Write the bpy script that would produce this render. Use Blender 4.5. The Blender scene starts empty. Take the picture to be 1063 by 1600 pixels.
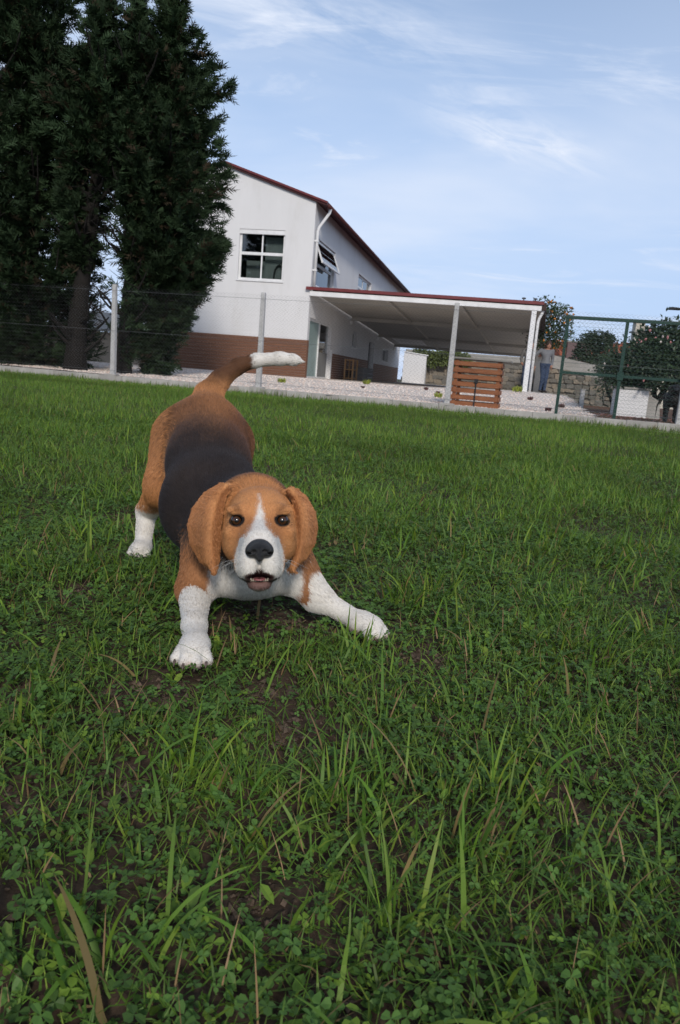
import bpy, bmesh, math, random
import numpy as np
from mathutils import Vector, Matrix

random.seed(7)
rng = np.random.default_rng(11)
scene = bpy.context.scene
COL = scene.collection

# ------------------------------------------------------------------ camera
PITCH = math.atan(215 / 1150.0)
ROLL = math.atan(0.08)
cam_d = bpy.data.cameras.new("camera")
cam_d.sensor_fit = 'VERTICAL'
cam_d.sensor_height = 24.0
cam_d.sensor_width = 24.0
cam_d.lens = 24.0 * 1150 / 1600
cam_d.clip_start = 0.02
cam_d.clip_end = 2000
cam_d.dof.use_dof = True
cam_d.dof.focus_distance = 1.45
cam_d.dof.aperture_fstop = 11.0
cam = bpy.data.objects.new("camera", cam_d)
COL.objects.link(cam)
cam.matrix_world = (Matrix.Translation((0, 0, 0.5)) @ Matrix.Rotation(math.pi / 2 - PITCH, 4, 'X')
                    @ Matrix.Rotation(ROLL, 4, 'Z'))
scene.camera = cam

# ------------------------------------------------------------------ sky and sun (thin high cloud, soft sun behind the camera)
SUN_EL = math.radians(30)
SUN_AZ = math.radians(172)          # clockwise from +Y: behind the camera, a little to the right
world = bpy.data.worlds.new("World")
scene.world = world
world.use_nodes = True
nt = world.node_tree
nt.nodes.clear()
N = nt.nodes.new
L = nt.links.new
out = N('ShaderNodeOutputWorld')
bg = N('ShaderNodeBackground')
bg.inputs['Strength'].default_value = 0.12
sky = N('ShaderNodeTexSky')
sky.sky_type = 'NISHITA'
sky.sun_disc = False
sky.sun_elevation = SUN_EL
sky.sun_rotation = SUN_AZ
sky.altitude = 50
sky.air_density = 1.0
sky.dust_density = 0.6
sky.ozone_density = 1.2
tc = N('ShaderNodeTexCoord')
sep = N('ShaderNodeSeparateXYZ')
L(tc.outputs['Generated'], sep.inputs[0])
zz = N('ShaderNodeMath'); zz.operation = 'MAXIMUM'; zz.inputs[1].default_value = 0.0
L(sep.outputs['Z'], zz.inputs[0])
za = N('ShaderNodeMath'); za.operation = 'ADD'; za.inputs[1].default_value = 0.12
L(zz.outputs[0], za.inputs[0])
dx = N('ShaderNodeMath'); dx.operation = 'DIVIDE'; L(sep.outputs['X'], dx.inputs[0]); L(za.outputs[0], dx.inputs[1])
dy = N('ShaderNodeMath'); dy.operation = 'DIVIDE'; L(sep.outputs['Y'], dy.inputs[0]); L(za.outputs[0], dy.inputs[1])
cmb = N('ShaderNodeCombineXYZ'); L(dx.outputs[0], cmb.inputs['X']); L(dy.outputs[0], cmb.inputs['Y'])
def cloud_layer(loc, rot, scl, scale, detail, rough, dist, lo, hi):
    mp = N('ShaderNodeMapping')
    mp.inputs['Location'].default_value = loc
    mp.inputs['Rotation'].default_value = (0, 0, rot)
    mp.inputs['Scale'].default_value = scl
    L(cmb.outputs[0], mp.inputs[0])
    nz = N('ShaderNodeTexNoise')
    nz.inputs['Scale'].default_value = scale
    nz.inputs['Detail'].default_value = detail
    nz.inputs['Roughness'].default_value = rough
    nz.inputs['Distortion'].default_value = dist
    L(mp.outputs[0], nz.inputs['Vector'])
    mr = N('ShaderNodeMapRange'); mr.interpolation_type = 'SMOOTHSTEP'
    mr.inputs['From Min'].default_value = lo
    mr.inputs['From Max'].default_value = hi
    L(nz.outputs['Fac'], mr.inputs['Value'])
    return mr.outputs['Result']
broad = cloud_layer((2.9, 1.3, 0), 0.35, (0.55, 0.9, 1), 0.8, 5, 0.55, 0.5, 0.44, 0.74)
wisp = cloud_layer((0.4, 3.1, 0), 0.5, (0.7, 1.8, 1), 1.9, 8, 0.62, 0.9, 0.5, 0.8)
veil = cloud_layer((7.3, 5.1, 0), 0.2, (0.6, 0.6, 1), 0.6, 3, 0.5, 0.2, 0.25, 0.9)
m1 = N('ShaderNodeMath'); m1.operation = 'MULTIPLY'; m1.inputs[1].default_value = 0.55; L(broad, m1.inputs[0])
m2 = N('ShaderNodeMath'); m2.operation = 'MULTIPLY'; m2.inputs[1].default_value = 0.7; L(wisp, m2.inputs[0])
m3 = N('ShaderNodeMath'); m3.operation = 'MULTIPLY'; m3.inputs[1].default_value = 0.45; L(veil, m3.inputs[0])
mx = N('ShaderNodeMath'); mx.operation = 'MAXIMUM'; L(m1.outputs[0], mx.inputs[0]); L(m2.outputs[0], mx.inputs[1])
mad = N('ShaderNodeMath'); mad.operation = 'ADD'; mad.use_clamp = True; L(mx.outputs[0], mad.inputs[0]); L(m3.outputs[0], mad.inputs[1])
# two drifting banks of thin cloud: one overhead to the left, one small and streaky to the right
def bank(cx, cy, rot, rx, ry, gain, seed, sc):
    mp = N('ShaderNodeMapping'); mp.vector_type = 'TEXTURE'
    mp.inputs['Location'].default_value = (cx, cy, 0); mp.inputs['Rotation'].default_value = (0, 0, rot); mp.inputs['Scale'].default_value = (rx, ry, 1)
    L(cmb.outputs[0], mp.inputs[0])
    ln_ = N('ShaderNodeVectorMath'); ln_.operation = 'LENGTH'; L(mp.outputs[0], ln_.inputs[0])
    fo = N('ShaderNodeMapRange'); fo.interpolation_type = 'SMOOTHSTEP'; fo.inputs['From Min'].default_value = 1.0; fo.inputs['From Max'].default_value = 0.0
    L(ln_.outputs['Value'], fo.inputs['Value'])
    nz = N('ShaderNodeTexNoise'); nz.inputs['Scale'].default_value = sc; nz.inputs['Detail'].default_value = 9; nz.inputs['Roughness'].default_value = 0.62; nz.inputs['Distortion'].default_value = 0.6
    ad = N('ShaderNodeVectorMath'); ad.operation = 'ADD'; ad.inputs[1].default_value = (seed, seed * .7, 0); L(mp.outputs[0], ad.inputs[0])
    L(ad.outputs[0], nz.inputs['Vector'])
    mr = N('ShaderNodeMapRange'); mr.inputs['From Min'].default_value = 0.36; mr.inputs['From Max'].default_value = 0.72; L(nz.outputs['Fac'], mr.inputs['Value'])
    mu = N('ShaderNodeMath'); mu.operation = 'MULTIPLY'; L(fo.outputs['Result'], mu.inputs[0]); L(mr.outputs['Result'], mu.inputs[1])
    mg = N('ShaderNodeMath'); mg.operation = 'MULTIPLY'; mg.inputs[1].default_value = gain * .75; L(mu.outputs[0], mg.inputs[0])
    return mg.outputs[0]
tot = mad.outputs[0]
for b in (bank(-.28, 1.72, .35, .8, .26, 1.7, 3.1, 1.6), bank(-.9, 1.9, .2, .6, .3, .9, 9.4, 1.5), bank(.42, 2.3, .55, .5, .2, 1.15, 5.7, 2.4)):
    a_ = N('ShaderNodeMath'); a_.operation = 'ADD'; a_.use_clamp = True
    L(tot, a_.inputs[0]); L(b, a_.inputs[1]); tot = a_.outputs[0]
mixc = N('ShaderNodeMix'); mixc.data_type = 'RGBA'
L(tot, mixc.inputs['Factor'])
mixc.inputs['B'].default_value = (5.6, 6.1, 7.1, 1)
# thin milky layer that thickens towards the horizon, all the way round
hv = N('ShaderNodeMapRange'); hv.interpolation_type = 'SMOOTHSTEP'
hv.inputs['From Min'].default_value = 0.72; hv.inputs['From Max'].default_value = -0.02
hv.inputs['To Min'].default_value = 0.0; hv.inputs['To Max'].default_value = 0.92
L(sep.outputs['Z'], hv.inputs['Value'])
mixh = N('ShaderNodeMix'); mixh.data_type = 'RGBA'
L(hv.outputs['Result'], mixh.inputs['Factor']); L(sky.outputs[0], mixh.inputs['A'])
mixh.inputs['B'].default_value = (3.35, 4.45, 6.6, 1)
L(mixh.outputs['Result'], mixc.inputs['A'])
L(mixc.outputs['Result'], bg.inputs['Color'])
L(bg.outputs[0], out.inputs['Surface'])

sun_d = bpy.data.lights.new("sun", 'SUN')
sun_d.energy = 2.1
sun_d.angle = math.radians(8)
sun_d.color = (1.0, 0.93, 0.84)
sun = bpy.data.objects.new("sun", sun_d)
COL.objects.link(sun)
to_sun = Vector((math.sin(SUN_AZ) * math.cos(SUN_EL), math.cos(SUN_AZ) * math.cos(SUN_EL), math.sin(SUN_EL)))
sun.rotation_euler = (-to_sun).to_track_quat('-Z', 'Y').to_euler()
sun.location = to_sun * 60

scene.view_settings.view_transform = 'Standard'
scene.view_settings.look = 'None'
scene.view_settings.gamma = 1.0
scene.view_settings.use_curve_mapping = False
scene.view_settings.exposure = 0.24

# ------------------------------------------------------------------ helpers
def principled(name):
    m = bpy.data.materials.new(name)
    m.use_nodes = True
    return m, m.node_tree, m.node_tree.nodes['Principled BSDF']

def surf(name, c1, c2=None, scale=6.0, rough=0.8, bump=0.0, bscale=None, detail=6.0, spec=0.3, metal=0.0,
         stretch=(1, 1, 1), coat=0.0, stain=None, stain_scale=1.2):
    """plain procedural surface: two colours mixed by noise, optional stains, fine bump"""
    m, t, b = principled(name)
    b.inputs['Roughness'].default_value = rough
    b.inputs['Specular IOR Level'].default_value = spec
    b.inputs['Metallic'].default_value = metal
    b.inputs['Coat Weight'].default_value = coat
    if c2 is None:
        c2 = tuple(x * 0.82 for x in c1)
    co = t.nodes.new('ShaderNodeTexCoord')
    mp = t.nodes.new('ShaderNodeMapping'); mp.inputs['Scale'].default_value = stretch
    t.links.new(co.outputs['Object'], mp.inputs[0])
    n = t.nodes.new('ShaderNodeTexNoise'); n.inputs['Scale'].default_value = scale; n.inputs['Detail'].default_value = detail
    n.inputs['Roughness'].default_value = 0.6
    t.links.new(mp.outputs[0], n.inputs['Vector'])
    r = t.nodes.new('ShaderNodeValToRGB')
    r.color_ramp.elements[0].position = 0.32; r.color_ramp.elements[1].position = 0.68
    r.color_ramp.elements[0].color = (*c2, 1); r.color_ramp.elements[1].color = (*c1, 1)
    t.links.new(n.outputs['Fac'], r.inputs[0])
    colr = r.outputs[0]
    if stain:
        n2 = t.nodes.new('ShaderNodeTexNoise'); n2.inputs['Scale'].default_value = stain_scale; n2.inputs['Detail'].default_value = 8
        n2.inputs['Roughness'].default_value = 0.7
        t.links.new(mp.outputs[0], n2.inputs['Vector'])
        mr = t.nodes.new('ShaderNodeMapRange'); mr.inputs['From Min'].default_value = 0.52; mr.inputs['From Max'].default_value = 0.72
        mr.inputs['To Max'].default_value = 0.7
        t.links.new(n2.outputs['Fac'], mr.inputs['Value'])
        mm = t.nodes.new('ShaderNodeMix'); mm.data_type = 'RGBA'
        t.links.new(mr.outputs[0], mm.inputs['Factor']); t.links.new(colr, mm.inputs['A'])
        mm.inputs['B'].default_value = (*stain, 1)
        colr = mm.outputs['Result']
    t.links.new(colr, b.inputs['Base Color'])
    if bump:
        n3 = t.nodes.new('ShaderNodeTexNoise'); n3.inputs['Scale'].default_value = bscale or scale * 5; n3.inputs['Detail'].default_value = 5
        t.links.new(mp.outputs[0], n3.inputs['Vector'])
        bp = t.nodes.new('ShaderNodeBump'); bp.inputs['Strength'].default_value = bump; bp.inputs['Distance'].default_value = 0.01
        t.links.new(n3.outputs['Fac'], bp.inputs['Height']); t.links.new(bp.outputs[0], b.inputs['Normal'])
    return m

def attr_mat(name, attr='tint', rough=0.6, spec=0.3, transl=0.0, noise=0.0, nscale=40.0, bump=0.0, mul=None):
    """colour comes from a mesh attribute (the thing's own pigment), optional translucency for leaves"""
    m, t, b = principled(name)
    b.inputs['Roughness'].default_value = rough
    b.inputs['Specular IOR Level'].default_value = spec
    a = t.nodes.new('ShaderNodeAttribute'); a.attribute_name = attr
    colr = a.outputs['Color']
    if noise:
        co = t.nodes.new('ShaderNodeTexCoord')
        n = t.nodes.new('ShaderNodeTexNoise'); n.inputs['Scale'].default_value = nscale; n.inputs['Detail'].default_value = 5
        t.links.new(co.outputs['Object'], n.inputs['Vector'])
        mr = t.nodes.new('ShaderNodeMapRange'); mr.inputs['To Min'].default_value = 1 - noise; mr.inputs['To Max'].default_value = 1 + noise
        mr.inputs['From Min'].default_value = 0.3; mr.inputs['From Max'].default_value = 0.7
        t.links.new(n.outputs['Fac'], mr.inputs['Value'])
        vm = t.nodes.new('ShaderNodeVectorMath'); vm.operation = 'SCALE'
        t.links.new(colr, vm.inputs[0]); t.links.new(mr.outputs[0], vm.inputs['Scale'])
        colr = vm.outputs[0]
        if bump:
            bp = t.nodes.new('ShaderNodeBump'); bp.inputs['Strength'].default_value = bump; bp.inputs['Distance'].default_value = 0.01
            t.links.new(n.outputs['Fac'], bp.inputs['Height']); t.links.new(bp.outputs[0], b.inputs['Normal'])
    t.links.new(colr, b.inputs['Base Color'])
    if transl:
        tr = t.nodes.new('ShaderNodeBsdfTranslucent')
        t.links.new(colr, tr.inputs['Color'])
        ms = t.nodes.new('ShaderNodeMixShader'); ms.inputs[0].default_value = transl
        o = t.nodes['Material Output']
        t.links.new(b.outputs[0], ms.inputs[1]); t.links.new(tr.outputs[0], ms.inputs[2]); t.links.new(ms.outputs[0], o.inputs['Surface'])
    return m

def link_mesh(name, me, mat, parent=None, loc=None):
    o = bpy.data.objects.new(name, me)
    COL.objects.link(o)
    if mat is not None and len(me.materials) == 0:
        me.materials.append(mat)
    if parent is not None:
        o.parent = parent
    if loc is not None:
        o.location = loc
    return o

def np_mesh(name, V, F, mat=None, parent=None, tint=None, smooth=False, loc=None, k=None):
    """V (n,3); F (m,k) or a list of such arrays"""
    me = bpy.data.meshes.new(name)
    V = np.asarray(V, np.float32)
    Fs = F if isinstance(F, list) else [F]
    Fs = [np.asarray(f, np.int32) for f in Fs if len(f)]
    me.vertices.add(len(V))
    me.vertices.foreach_set('co', V.ravel())
    nl = sum(f.size for f in Fs)
    me.loops.add(nl)
    me.loops.foreach_set('vertex_index', np.concatenate([f.ravel() for f in Fs]))
    tot = np.concatenate([np.full(len(f), f.shape[1], np.int32) for f in Fs])
    me.polygons.add(len(tot))
    me.polygons.foreach_set('loop_start', np.concatenate([[0], np.cumsum(tot)[:-1]]).astype(np.int32))
    me.polygons.foreach_set('loop_total', tot)
    me.polygons.foreach_set('use_smooth', np.full(len(tot), bool(smooth)))
    if tint is not None:
        a = me.attributes.new('tint', 'FLOAT_COLOR', 'POINT')
        tt = np.ones((len(V), 4), np.float32); tt[:, :3] = tint
        a.data.foreach_set('color', tt.ravel())
    me.update(calc_edges=True)
    me.validate()
    return link_mesh(name, me, mat, parent, loc)

class MB:
    """collects boxes, bars, tubes and panels; build() links them as ONE mesh object"""
    def __init__(self):
        self.v = []; self.f = []
    def add(self, V, F):
        o = len(self.v)
        self.v += [tuple(p) for p in V]
        self.f += [tuple(i + o for i in f) for f in F]
        return self
    def box(self, x0, x1, y0, y1, z0, z1):
        V = [(x0, y0, z0), (x1, y0, z0), (x1, y1, z0), (x0, y1, z0), (x0, y0, z1), (x1, y0, z1), (x1, y1, z1), (x0, y1, z1)]
        return self.add(V, [(0, 3, 2, 1), (4, 5, 6, 7), (0, 1, 5, 4), (1, 2, 6, 5), (2, 3, 7, 6), (3, 0, 4, 7)])
    def hexa(self, V):
        return self.add(V, [(0, 3, 2, 1), (4, 5, 6, 7), (0, 1, 5, 4), (1, 2, 6, 5), (2, 3, 7, 6), (3, 0, 4, 7)])
    def bar(self, a, b, w, h, up=(0, 0, 1)):
        a = Vector(a); b = Vector(b); d = (b - a).normalized(); u = Vector(up)
        s = d.cross(u)
        if s.length < 1e-4:
            s = d.cross(Vector((0, 1, 0)))
        s.normalize(); u = s.cross(d).normalized()
        s *= w / 2; u *= h / 2
        V = [a - s - u, a + s - u, b + s - u, b - s - u, a - s + u, a + s + u, b + s + u, b - s + u]
        return self.hexa(V)
    def tube(self, pts, rad, n=8, cap=True):
        pts = [Vector(p) for p in pts]
        if not hasattr(rad, '__len__'):
            rad = [rad] * len(pts)
        V = []; F = []
        prev = None
        for i, p in enumerate(pts):
            d = (pts[min(i + 1, len(pts) - 1)] - pts[max(i - 1, 0)]).normalized()
            if prev is None:
                s = d.cross(Vector((0, 0, 1)))
                if s.length < 1e-3: s = d.cross(Vector((1, 0, 0)))
            else:
                s = prev - d * prev.dot(d)
            s.normalize(); prev = s
            t = d.cross(s)
            for j in range(n):
                a = 2 * math.pi * j / n
                V.append(p + (s * math.cos(a) + t * math.sin(a)) * rad[i])
        for i in range(len(pts) - 1):
            for j in range(n):
                F.append((i * n + j, i * n + (j + 1) % n, (i + 1) * n + (j + 1) % n, (i + 1) * n + j))
        if cap:
            F.append(tuple(reversed(range(n)))); F.append(tuple((len(pts) - 1) * n + j for j in range(n)))
        return self.add(V, F)
    def build(self, name, mat, parent=None, loc=None, smooth=False, bevel=0.0, rotz=None):
        me = bpy.data.meshes.new(name)
        me.from_pydata(self.v, [], self.f)
        me.update()
        bm = bmesh.new(); bm.from_mesh(me)
        bmesh.ops.recalc_face_normals(bm, faces=bm.faces)
        if bevel:
            bmesh.ops.bevel(bm, geom=list(bm.edges), offset=bevel, segments=1, affect='EDGES', clamp_overlap=True)
        bm.to_mesh(me); bm.free()
        if smooth:
            me.polygons.foreach_set('use_smooth', [True] * len(me.polygons))
        o = link_mesh(name, me, mat, parent, loc)
        if rotz is not None: o.rotation_euler.z = rotz
        return o

def tag(o, label=None, cat=None, group=None, kind=None):
    if label: o['label'] = label
    if cat: o['category'] = cat
    if group: o['group'] = group
    if kind: o['kind'] = kind
    return o

def empty(name, loc, rotz=0.0):
    o = bpy.data.objects.new(name, None)
    COL.objects.link(o)
    o.location = loc
    o.rotation_euler = (0, 0, rotz)
    o.empty_display_size = 0.1
    return o

# ---- implicit surfaces: smooth unions of tapered limbs, meshed by surface nets
class SDF:
    def __init__(self, lo, hi, h):
        self.lo = np.array(lo, np.float64); self.h = h
        self.n = np.ceil((np.array(hi) - self.lo) / h).astype(int) + 1
        self.f = np.full(self.n, 0.2, np.float32)
        self.bones = []
    def region(self, lo, hi):
        a = np.clip(np.floor((np.array(lo) - self.lo) / self.h).astype(int), 0, self.n)
        b = np.clip(np.ceil((np.array(hi) - self.lo) / self.h).astype(int) + 1, 0, self.n)
        sl = tuple(slice(x, y) for x, y in zip(a, b))
        ax = [(self.lo[i] + self.h * np.arange(a[i], b[i])).astype(np.float32) for i in range(3)]
        return sl, np.stack(np.meshgrid(*ax, indexing='ij'), -1)
    def union(self, sl, d, k):
        c = self.f[sl]
        h = np.maximum(k - np.abs(c - d), 0) / max(k, 1e-6)
        self.f[sl] = np.minimum(c, d) - h * h * k * 0.25
    def cut(self, sl, d, k):
        c = -self.f[sl]
        h = np.maximum(k - np.abs(c - d), 0) / max(k, 1e-6)
        self.f[sl] = -(np.minimum(c, d) - h * h * k * 0.25)
    def cone(self, a, b, ra, rb, k=0.02, flow=None):
        a = np.array(a, np.float32); b = np.array(b, np.float32)
        m = max(ra, rb) + k + 3 * self.h
        sl, P = self.region(np.minimum(a, b) - m, np.maximum(a, b) + m)
        ba = b - a
        t = np.clip(((P - a) @ ba) / max(float(ba @ ba), 1e-9), 0, 1)
        d = np.linalg.norm(P - a - t[..., None] * ba, axis=-1) - (ra + (rb - ra) * t)
        self.union(sl, d, k)
        self.bones.append((a, b, ra, rb, ba if flow is None else np.array(flow, np.float32)))
    def chain(self, pts, rads, k=0.02, flow=None):
        for i in range(len(pts) - 1):
            self.cone(pts[i], pts[i + 1], rads[i], rads[i + 1], k, flow)
    def ell(self, c, r, R=None, k=0.02, flow=None, cut=False):
        c = np.array(c, np.float32); r = np.array(r, np.float32)
        R = np.eye(3, dtype=np.float32) if R is None else np.array(R, np.float32)   # columns = axes
        m = r.max() + k + 3 * self.h
        sl, P = self.region(c - m, c + m)
        q = (P - c) @ R
        k0 = np.linalg.norm(q / r, axis=-1); k1 = np.linalg.norm(q / (r * r), axis=-1)
        d = k0 * (k0 - 1) / np.maximum(k1, 1e-6)
        if cut: self.cut(sl, d, k)
        else:
            self.union(sl, d, k)
            if flow is not None: self.bones.append((c, c, r.mean(), r.mean(), np.array(flow, np.float32)))
    def sheet(self, pts, rad, k=0.006, flow=None):
        pts = np.asarray(pts, np.float32); m = rad + k + 3 * self.h
        sl, P = self.region(pts.min(0) - m, pts.max(0) + m)
        s = P.reshape(-1, 3)
        best = np.full(len(s), 9.0, np.float32)
        pp = (pts ** 2).sum(1)
        for i in range(0, len(s), 20000):
            q = s[i:i + 20000]
            d2 = (q ** 2).sum(1)[:, None] + pp[None] - 2 * q @ pts.T
            best[i:i + 20000] = np.sqrt(np.maximum(d2.min(1), 0))
        self.union(sl, best.reshape(P.shape[:3]) - rad, k)
        if flow is not None:
            for p in pts[::9]: self.bones.append((p, p, rad, rad, np.array(flow, np.float32)))
    def mesh(self):
        f = self.f; n = self.n
        neg = f < 0
        c8 = [neg[i:n[0] - 1 + i, j:n[1] - 1 + j, k:n[2] - 1 + k] for i in (0, 1) for j in (0, 1) for k in (0, 1)]
        cnt = sum(c.astype(np.uint8) for c in c8)
        act = np.argwhere((cnt > 0) & (cnt < 8))
        idx = -np.ones(n - 1, np.int32)
        idx[tuple(act.T)] = np.arange(len(act))
        off = np.array([(i, j, k) for i in (0, 1) for j in (0, 1) for k in (0, 1)])
        vals = np.stack([f[tuple((act + o).T)] for o in off], 1)
        acc = np.zeros((len(act), 3)); num = np.zeros(len(act))
        for a in range(8):
            for b in range(a + 1, 8):
                if np.abs(off[a] - off[b]).sum() != 1: continue
                va, vb = vals[:, a], vals[:, b]
                m = (va < 0) != (vb < 0)
                t = np.where(m, va / np.where(m, va - vb, 1), 0)
                acc += m[:, None] * (off[a] + t[:, None] * (off[b] - off[a])); num += m
        V = self.lo + (act + acc / num[:, None]) * self.h
        quads = []
        for ax in range(3):
            o1, o2 = [(1, 2), (2, 0), (0, 1)][ax]
            sa = [slice(None)] * 3; sb = [slice(None)] * 3
            sa[ax] = slice(0, -1); sb[ax] = slice(1, None)
            A = neg[tuple(sa)]; B = neg[tuple(sb)]
            e = np.argwhere(A != B)
            e = e[(e[:, o1] > 0) & (e[:, o2] > 0) & (e[:, o1] < n[o1] - 1) & (e[:, o2] < n[o2] - 1)]
            u = np.zeros(3, int); u[o1] = 1
            w = np.zeros(3, int); w[o2] = 1
            q = np.stack([idx[tuple((e - u - w).T)], idx[tuple((e - w).T)], idx[tuple(e.T)], idx[tuple((e - u).T)]], 1)
            inside = A[tuple(e.T)]
            q[~inside] = q[~inside][:, ::-1]
            quads.append(q)
        return V, np.concatenate(quads)
    def normals(self, V):
        g = (V - self.lo) / self.h
        i = np.clip(np.round(g).astype(int), 1, self.n - 2)
        G = np.stack([self.f[i[:, 0] + 1, i[:, 1], i[:, 2]] - self.f[i[:, 0] - 1, i[:, 1], i[:, 2]],
                      self.f[i[:, 0], i[:, 1] + 1, i[:, 2]] - self.f[i[:, 0], i[:, 1] - 1, i[:, 2]],
                      self.f[i[:, 0], i[:, 1], i[:, 2] + 1] - self.f[i[:, 0], i[:, 1], i[:, 2] - 1]], 1)
        return G / np.maximum(np.linalg.norm(G, axis=1, keepdims=True), 1e-9)
    def flow(self, V, k=0.02):
        acc = np.zeros((len(V), 3)); 
        for a, b, ra, rb, fl in self.bones:
            ba = b - a; L2 = float(ba @ ba)
            t = np.clip(((V - a) @ ba) / L2, 0, 1) if L2 > 1e-9 else np.zeros(len(V))
            d = np.linalg.norm(V - a - t[:, None] * ba, axis=1) - (ra + (rb - ra) * t)
            w = np.exp(-np.clip(d, -0.02, 0.3) / (k * 0.4))
            acc += w[:, None] * fl / max(np.linalg.norm(fl), 1e-6)
        return acc / np.maximum(np.linalg.norm(acc, axis=1, keepdims=True), 1e-9)

def sstep(a, b, x):
    t = np.clip((x - a) / (b - a), 0, 1)
    return t * t * (3 - 2 * t)

def seg_dist(V, a, b):
    a = np.array(a); b = np.array(b); ba = b - a
    t = np.clip(((V - a) @ ba) / (ba @ ba), 0, 1)
    return np.linalg.norm(V - a - t[:, None] * ba, axis=1)

def vnoise(P, scale, seed=0):
    """cheap smooth value noise, 0..1"""
    Q = np.asarray(P, np.float64) * scale
    i = np.floor(Q).astype(np.int64); f = Q - i; f = f * f * (3 - 2 * f)
    def hsh(a):
        h = (a[:, 0] * 374761393 + a[:, 1] * 668265263 + a[:, 2] * 2147483647 + seed * 144665) & 0xffffffff
        h = ((h ^ (h >> 13)) * 1274126177) & 0xffffffff
        return ((h ^ (h >> 16)) & 0xffff) / 65535.0
    r = 0
    for ox in (0, 1):
        for oy in (0, 1):
            for oz in (0, 1):
                w = (f[:, 0] if ox else 1 - f[:, 0]) * (f[:, 1] if oy else 1 - f[:, 1]) * (f[:, 2] if oz else 1 - f[:, 2])
                r = r + w * hsh(i + np.array([ox, oy, oz]))
    return r
# ------------------------------------------------------------------ ground
def fence_y(x): return 13.35 - 0.25 * x
def gravel_z(x, y):
    return .115 + .17 * sstep(13, 21, y) + .13 * np.exp(-(((x - 5.3) / 2.2) ** 2 + ((y - 23.5) / 4.5) ** 2))
SOIL = [(-.235, 1.06, .08), (-.10, 1.09, .06), (-.47, 1.01, .05), (-.16, 1.45, .13), (-.06, 1.42, .08), (-.22, .80, .05), (-.36, .74, .04), (-.04, .96, .06), (-.30, 1.02, .07),
        (-.05, .62, .04), (.16, 1.28, .07), (.02, .54, .03), (-.3, .56, .05), (-.55, 1.5, .05), (.3, .82, .03), (-1.0, 5.8, .22), (-.05, 5.6, .2), (.45, 5.5, .2), (-6.2, 10.5, .5), (-1.4, 6.0, .12), (1.3, 2.6, .12), (-.7, 2.3, .1), (.9, 1.5, .08)]
def soil_mask(x, y):
    P = np.stack([x, y, 0 * x], 1)
    m = np.zeros(len(x))
    for sx, sy, r in SOIL:
        d = np.hypot((x - sx), (y - sy) * .8) + r * .9 * (vnoise(P, 16 / max(1, r * 8), 3) - .5)
        m = np.maximum(m, sstep(r * 1.15, r * .45, d))
    m = np.maximum(m, .5 * sstep(.68, .85, vnoise(P, 5, 8) * .6 + vnoise(P, 14, 9) * .4))
    return m
def lawn_z(x, y):
    P = np.stack([x, y, 0 * x], 1)
    return .022 * (vnoise(P, 3.1, 4) - .5) + .012 * (vnoise(P, 11, 5) - .5) - .012

def sheet(name, xs, ys, zf, mat, keep=None, tintf=None):
    X, Y = np.meshgrid(xs, ys, indexing='ij')
    x, y = X.ravel(), Y.ravel()
    V = np.stack([x, y, zf(x, y)], 1)
    i = np.arange(len(xs) * len(ys)).reshape(len(xs), len(ys))
    Q = np.stack([i[:-1, :-1].ravel(), i[1:, :-1].ravel(), i[1:, 1:].ravel(), i[:-1, 1:].ravel()], 1)
    if keep is not None:
        c = V[Q].mean(1)
        Q = Q[keep(c[:, 0], c[:, 1])]
    return np_mesh(name, V, Q, mat, None, tintf(x, y) if tintf else None, True)

m_earth = surf('earth', (.075, .05, .034), (.045, .032, .023), scale=30, rough=.95, bump=.8, bscale=120, spec=.1, stain=(.04, .05, .02), stain_scale=3)
m_wild = surf('rough ground', (.07, .075, .03), (.05, .045, .028), scale=.6, rough=.95, spec=.1, bump=.5, bscale=8)
g = MB(); g.add([(-400, -60, -.08), (400, -60, -.08), (400, 700, -.08), (-400, 700, -.08)], [(0, 1, 2, 3)])
tag(g.build('ground', m_wild), kind='structure')
xs = np.concatenate([np.linspace(-12, -1.6, 60), np.linspace(-1.5, 1.5, 130), np.linspace(1.6, 9, 50)])
ys = np.concatenate([np.linspace(-4, .1, 12), np.linspace(.15, 2.6, 110), np.linspace(2.65, 16.2, 90)])
m_thatch = attr_mat('earth and thatch', rough=.95, spec=.1, noise=.45, nscale=34, bump=.9)
def lawn_tint(x, y):
    w = sstep(-.06, .15, np.abs(x) - (.48 * y + .2)) + sstep(4.0, 7.5, y) * .6
    w = np.clip(np.maximum(w, sstep(.1, -.1, y)), 0, .85)[:, None]
    return np.array([.062, .043, .030]) * (1 - w) + np.array([.060, .085, .026]) * w
tag(sheet('lawn', xs, ys, lawn_z, m_thatch, lambda x, y: y < fence_y(x) + .05, lawn_tint), kind='structure')

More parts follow.
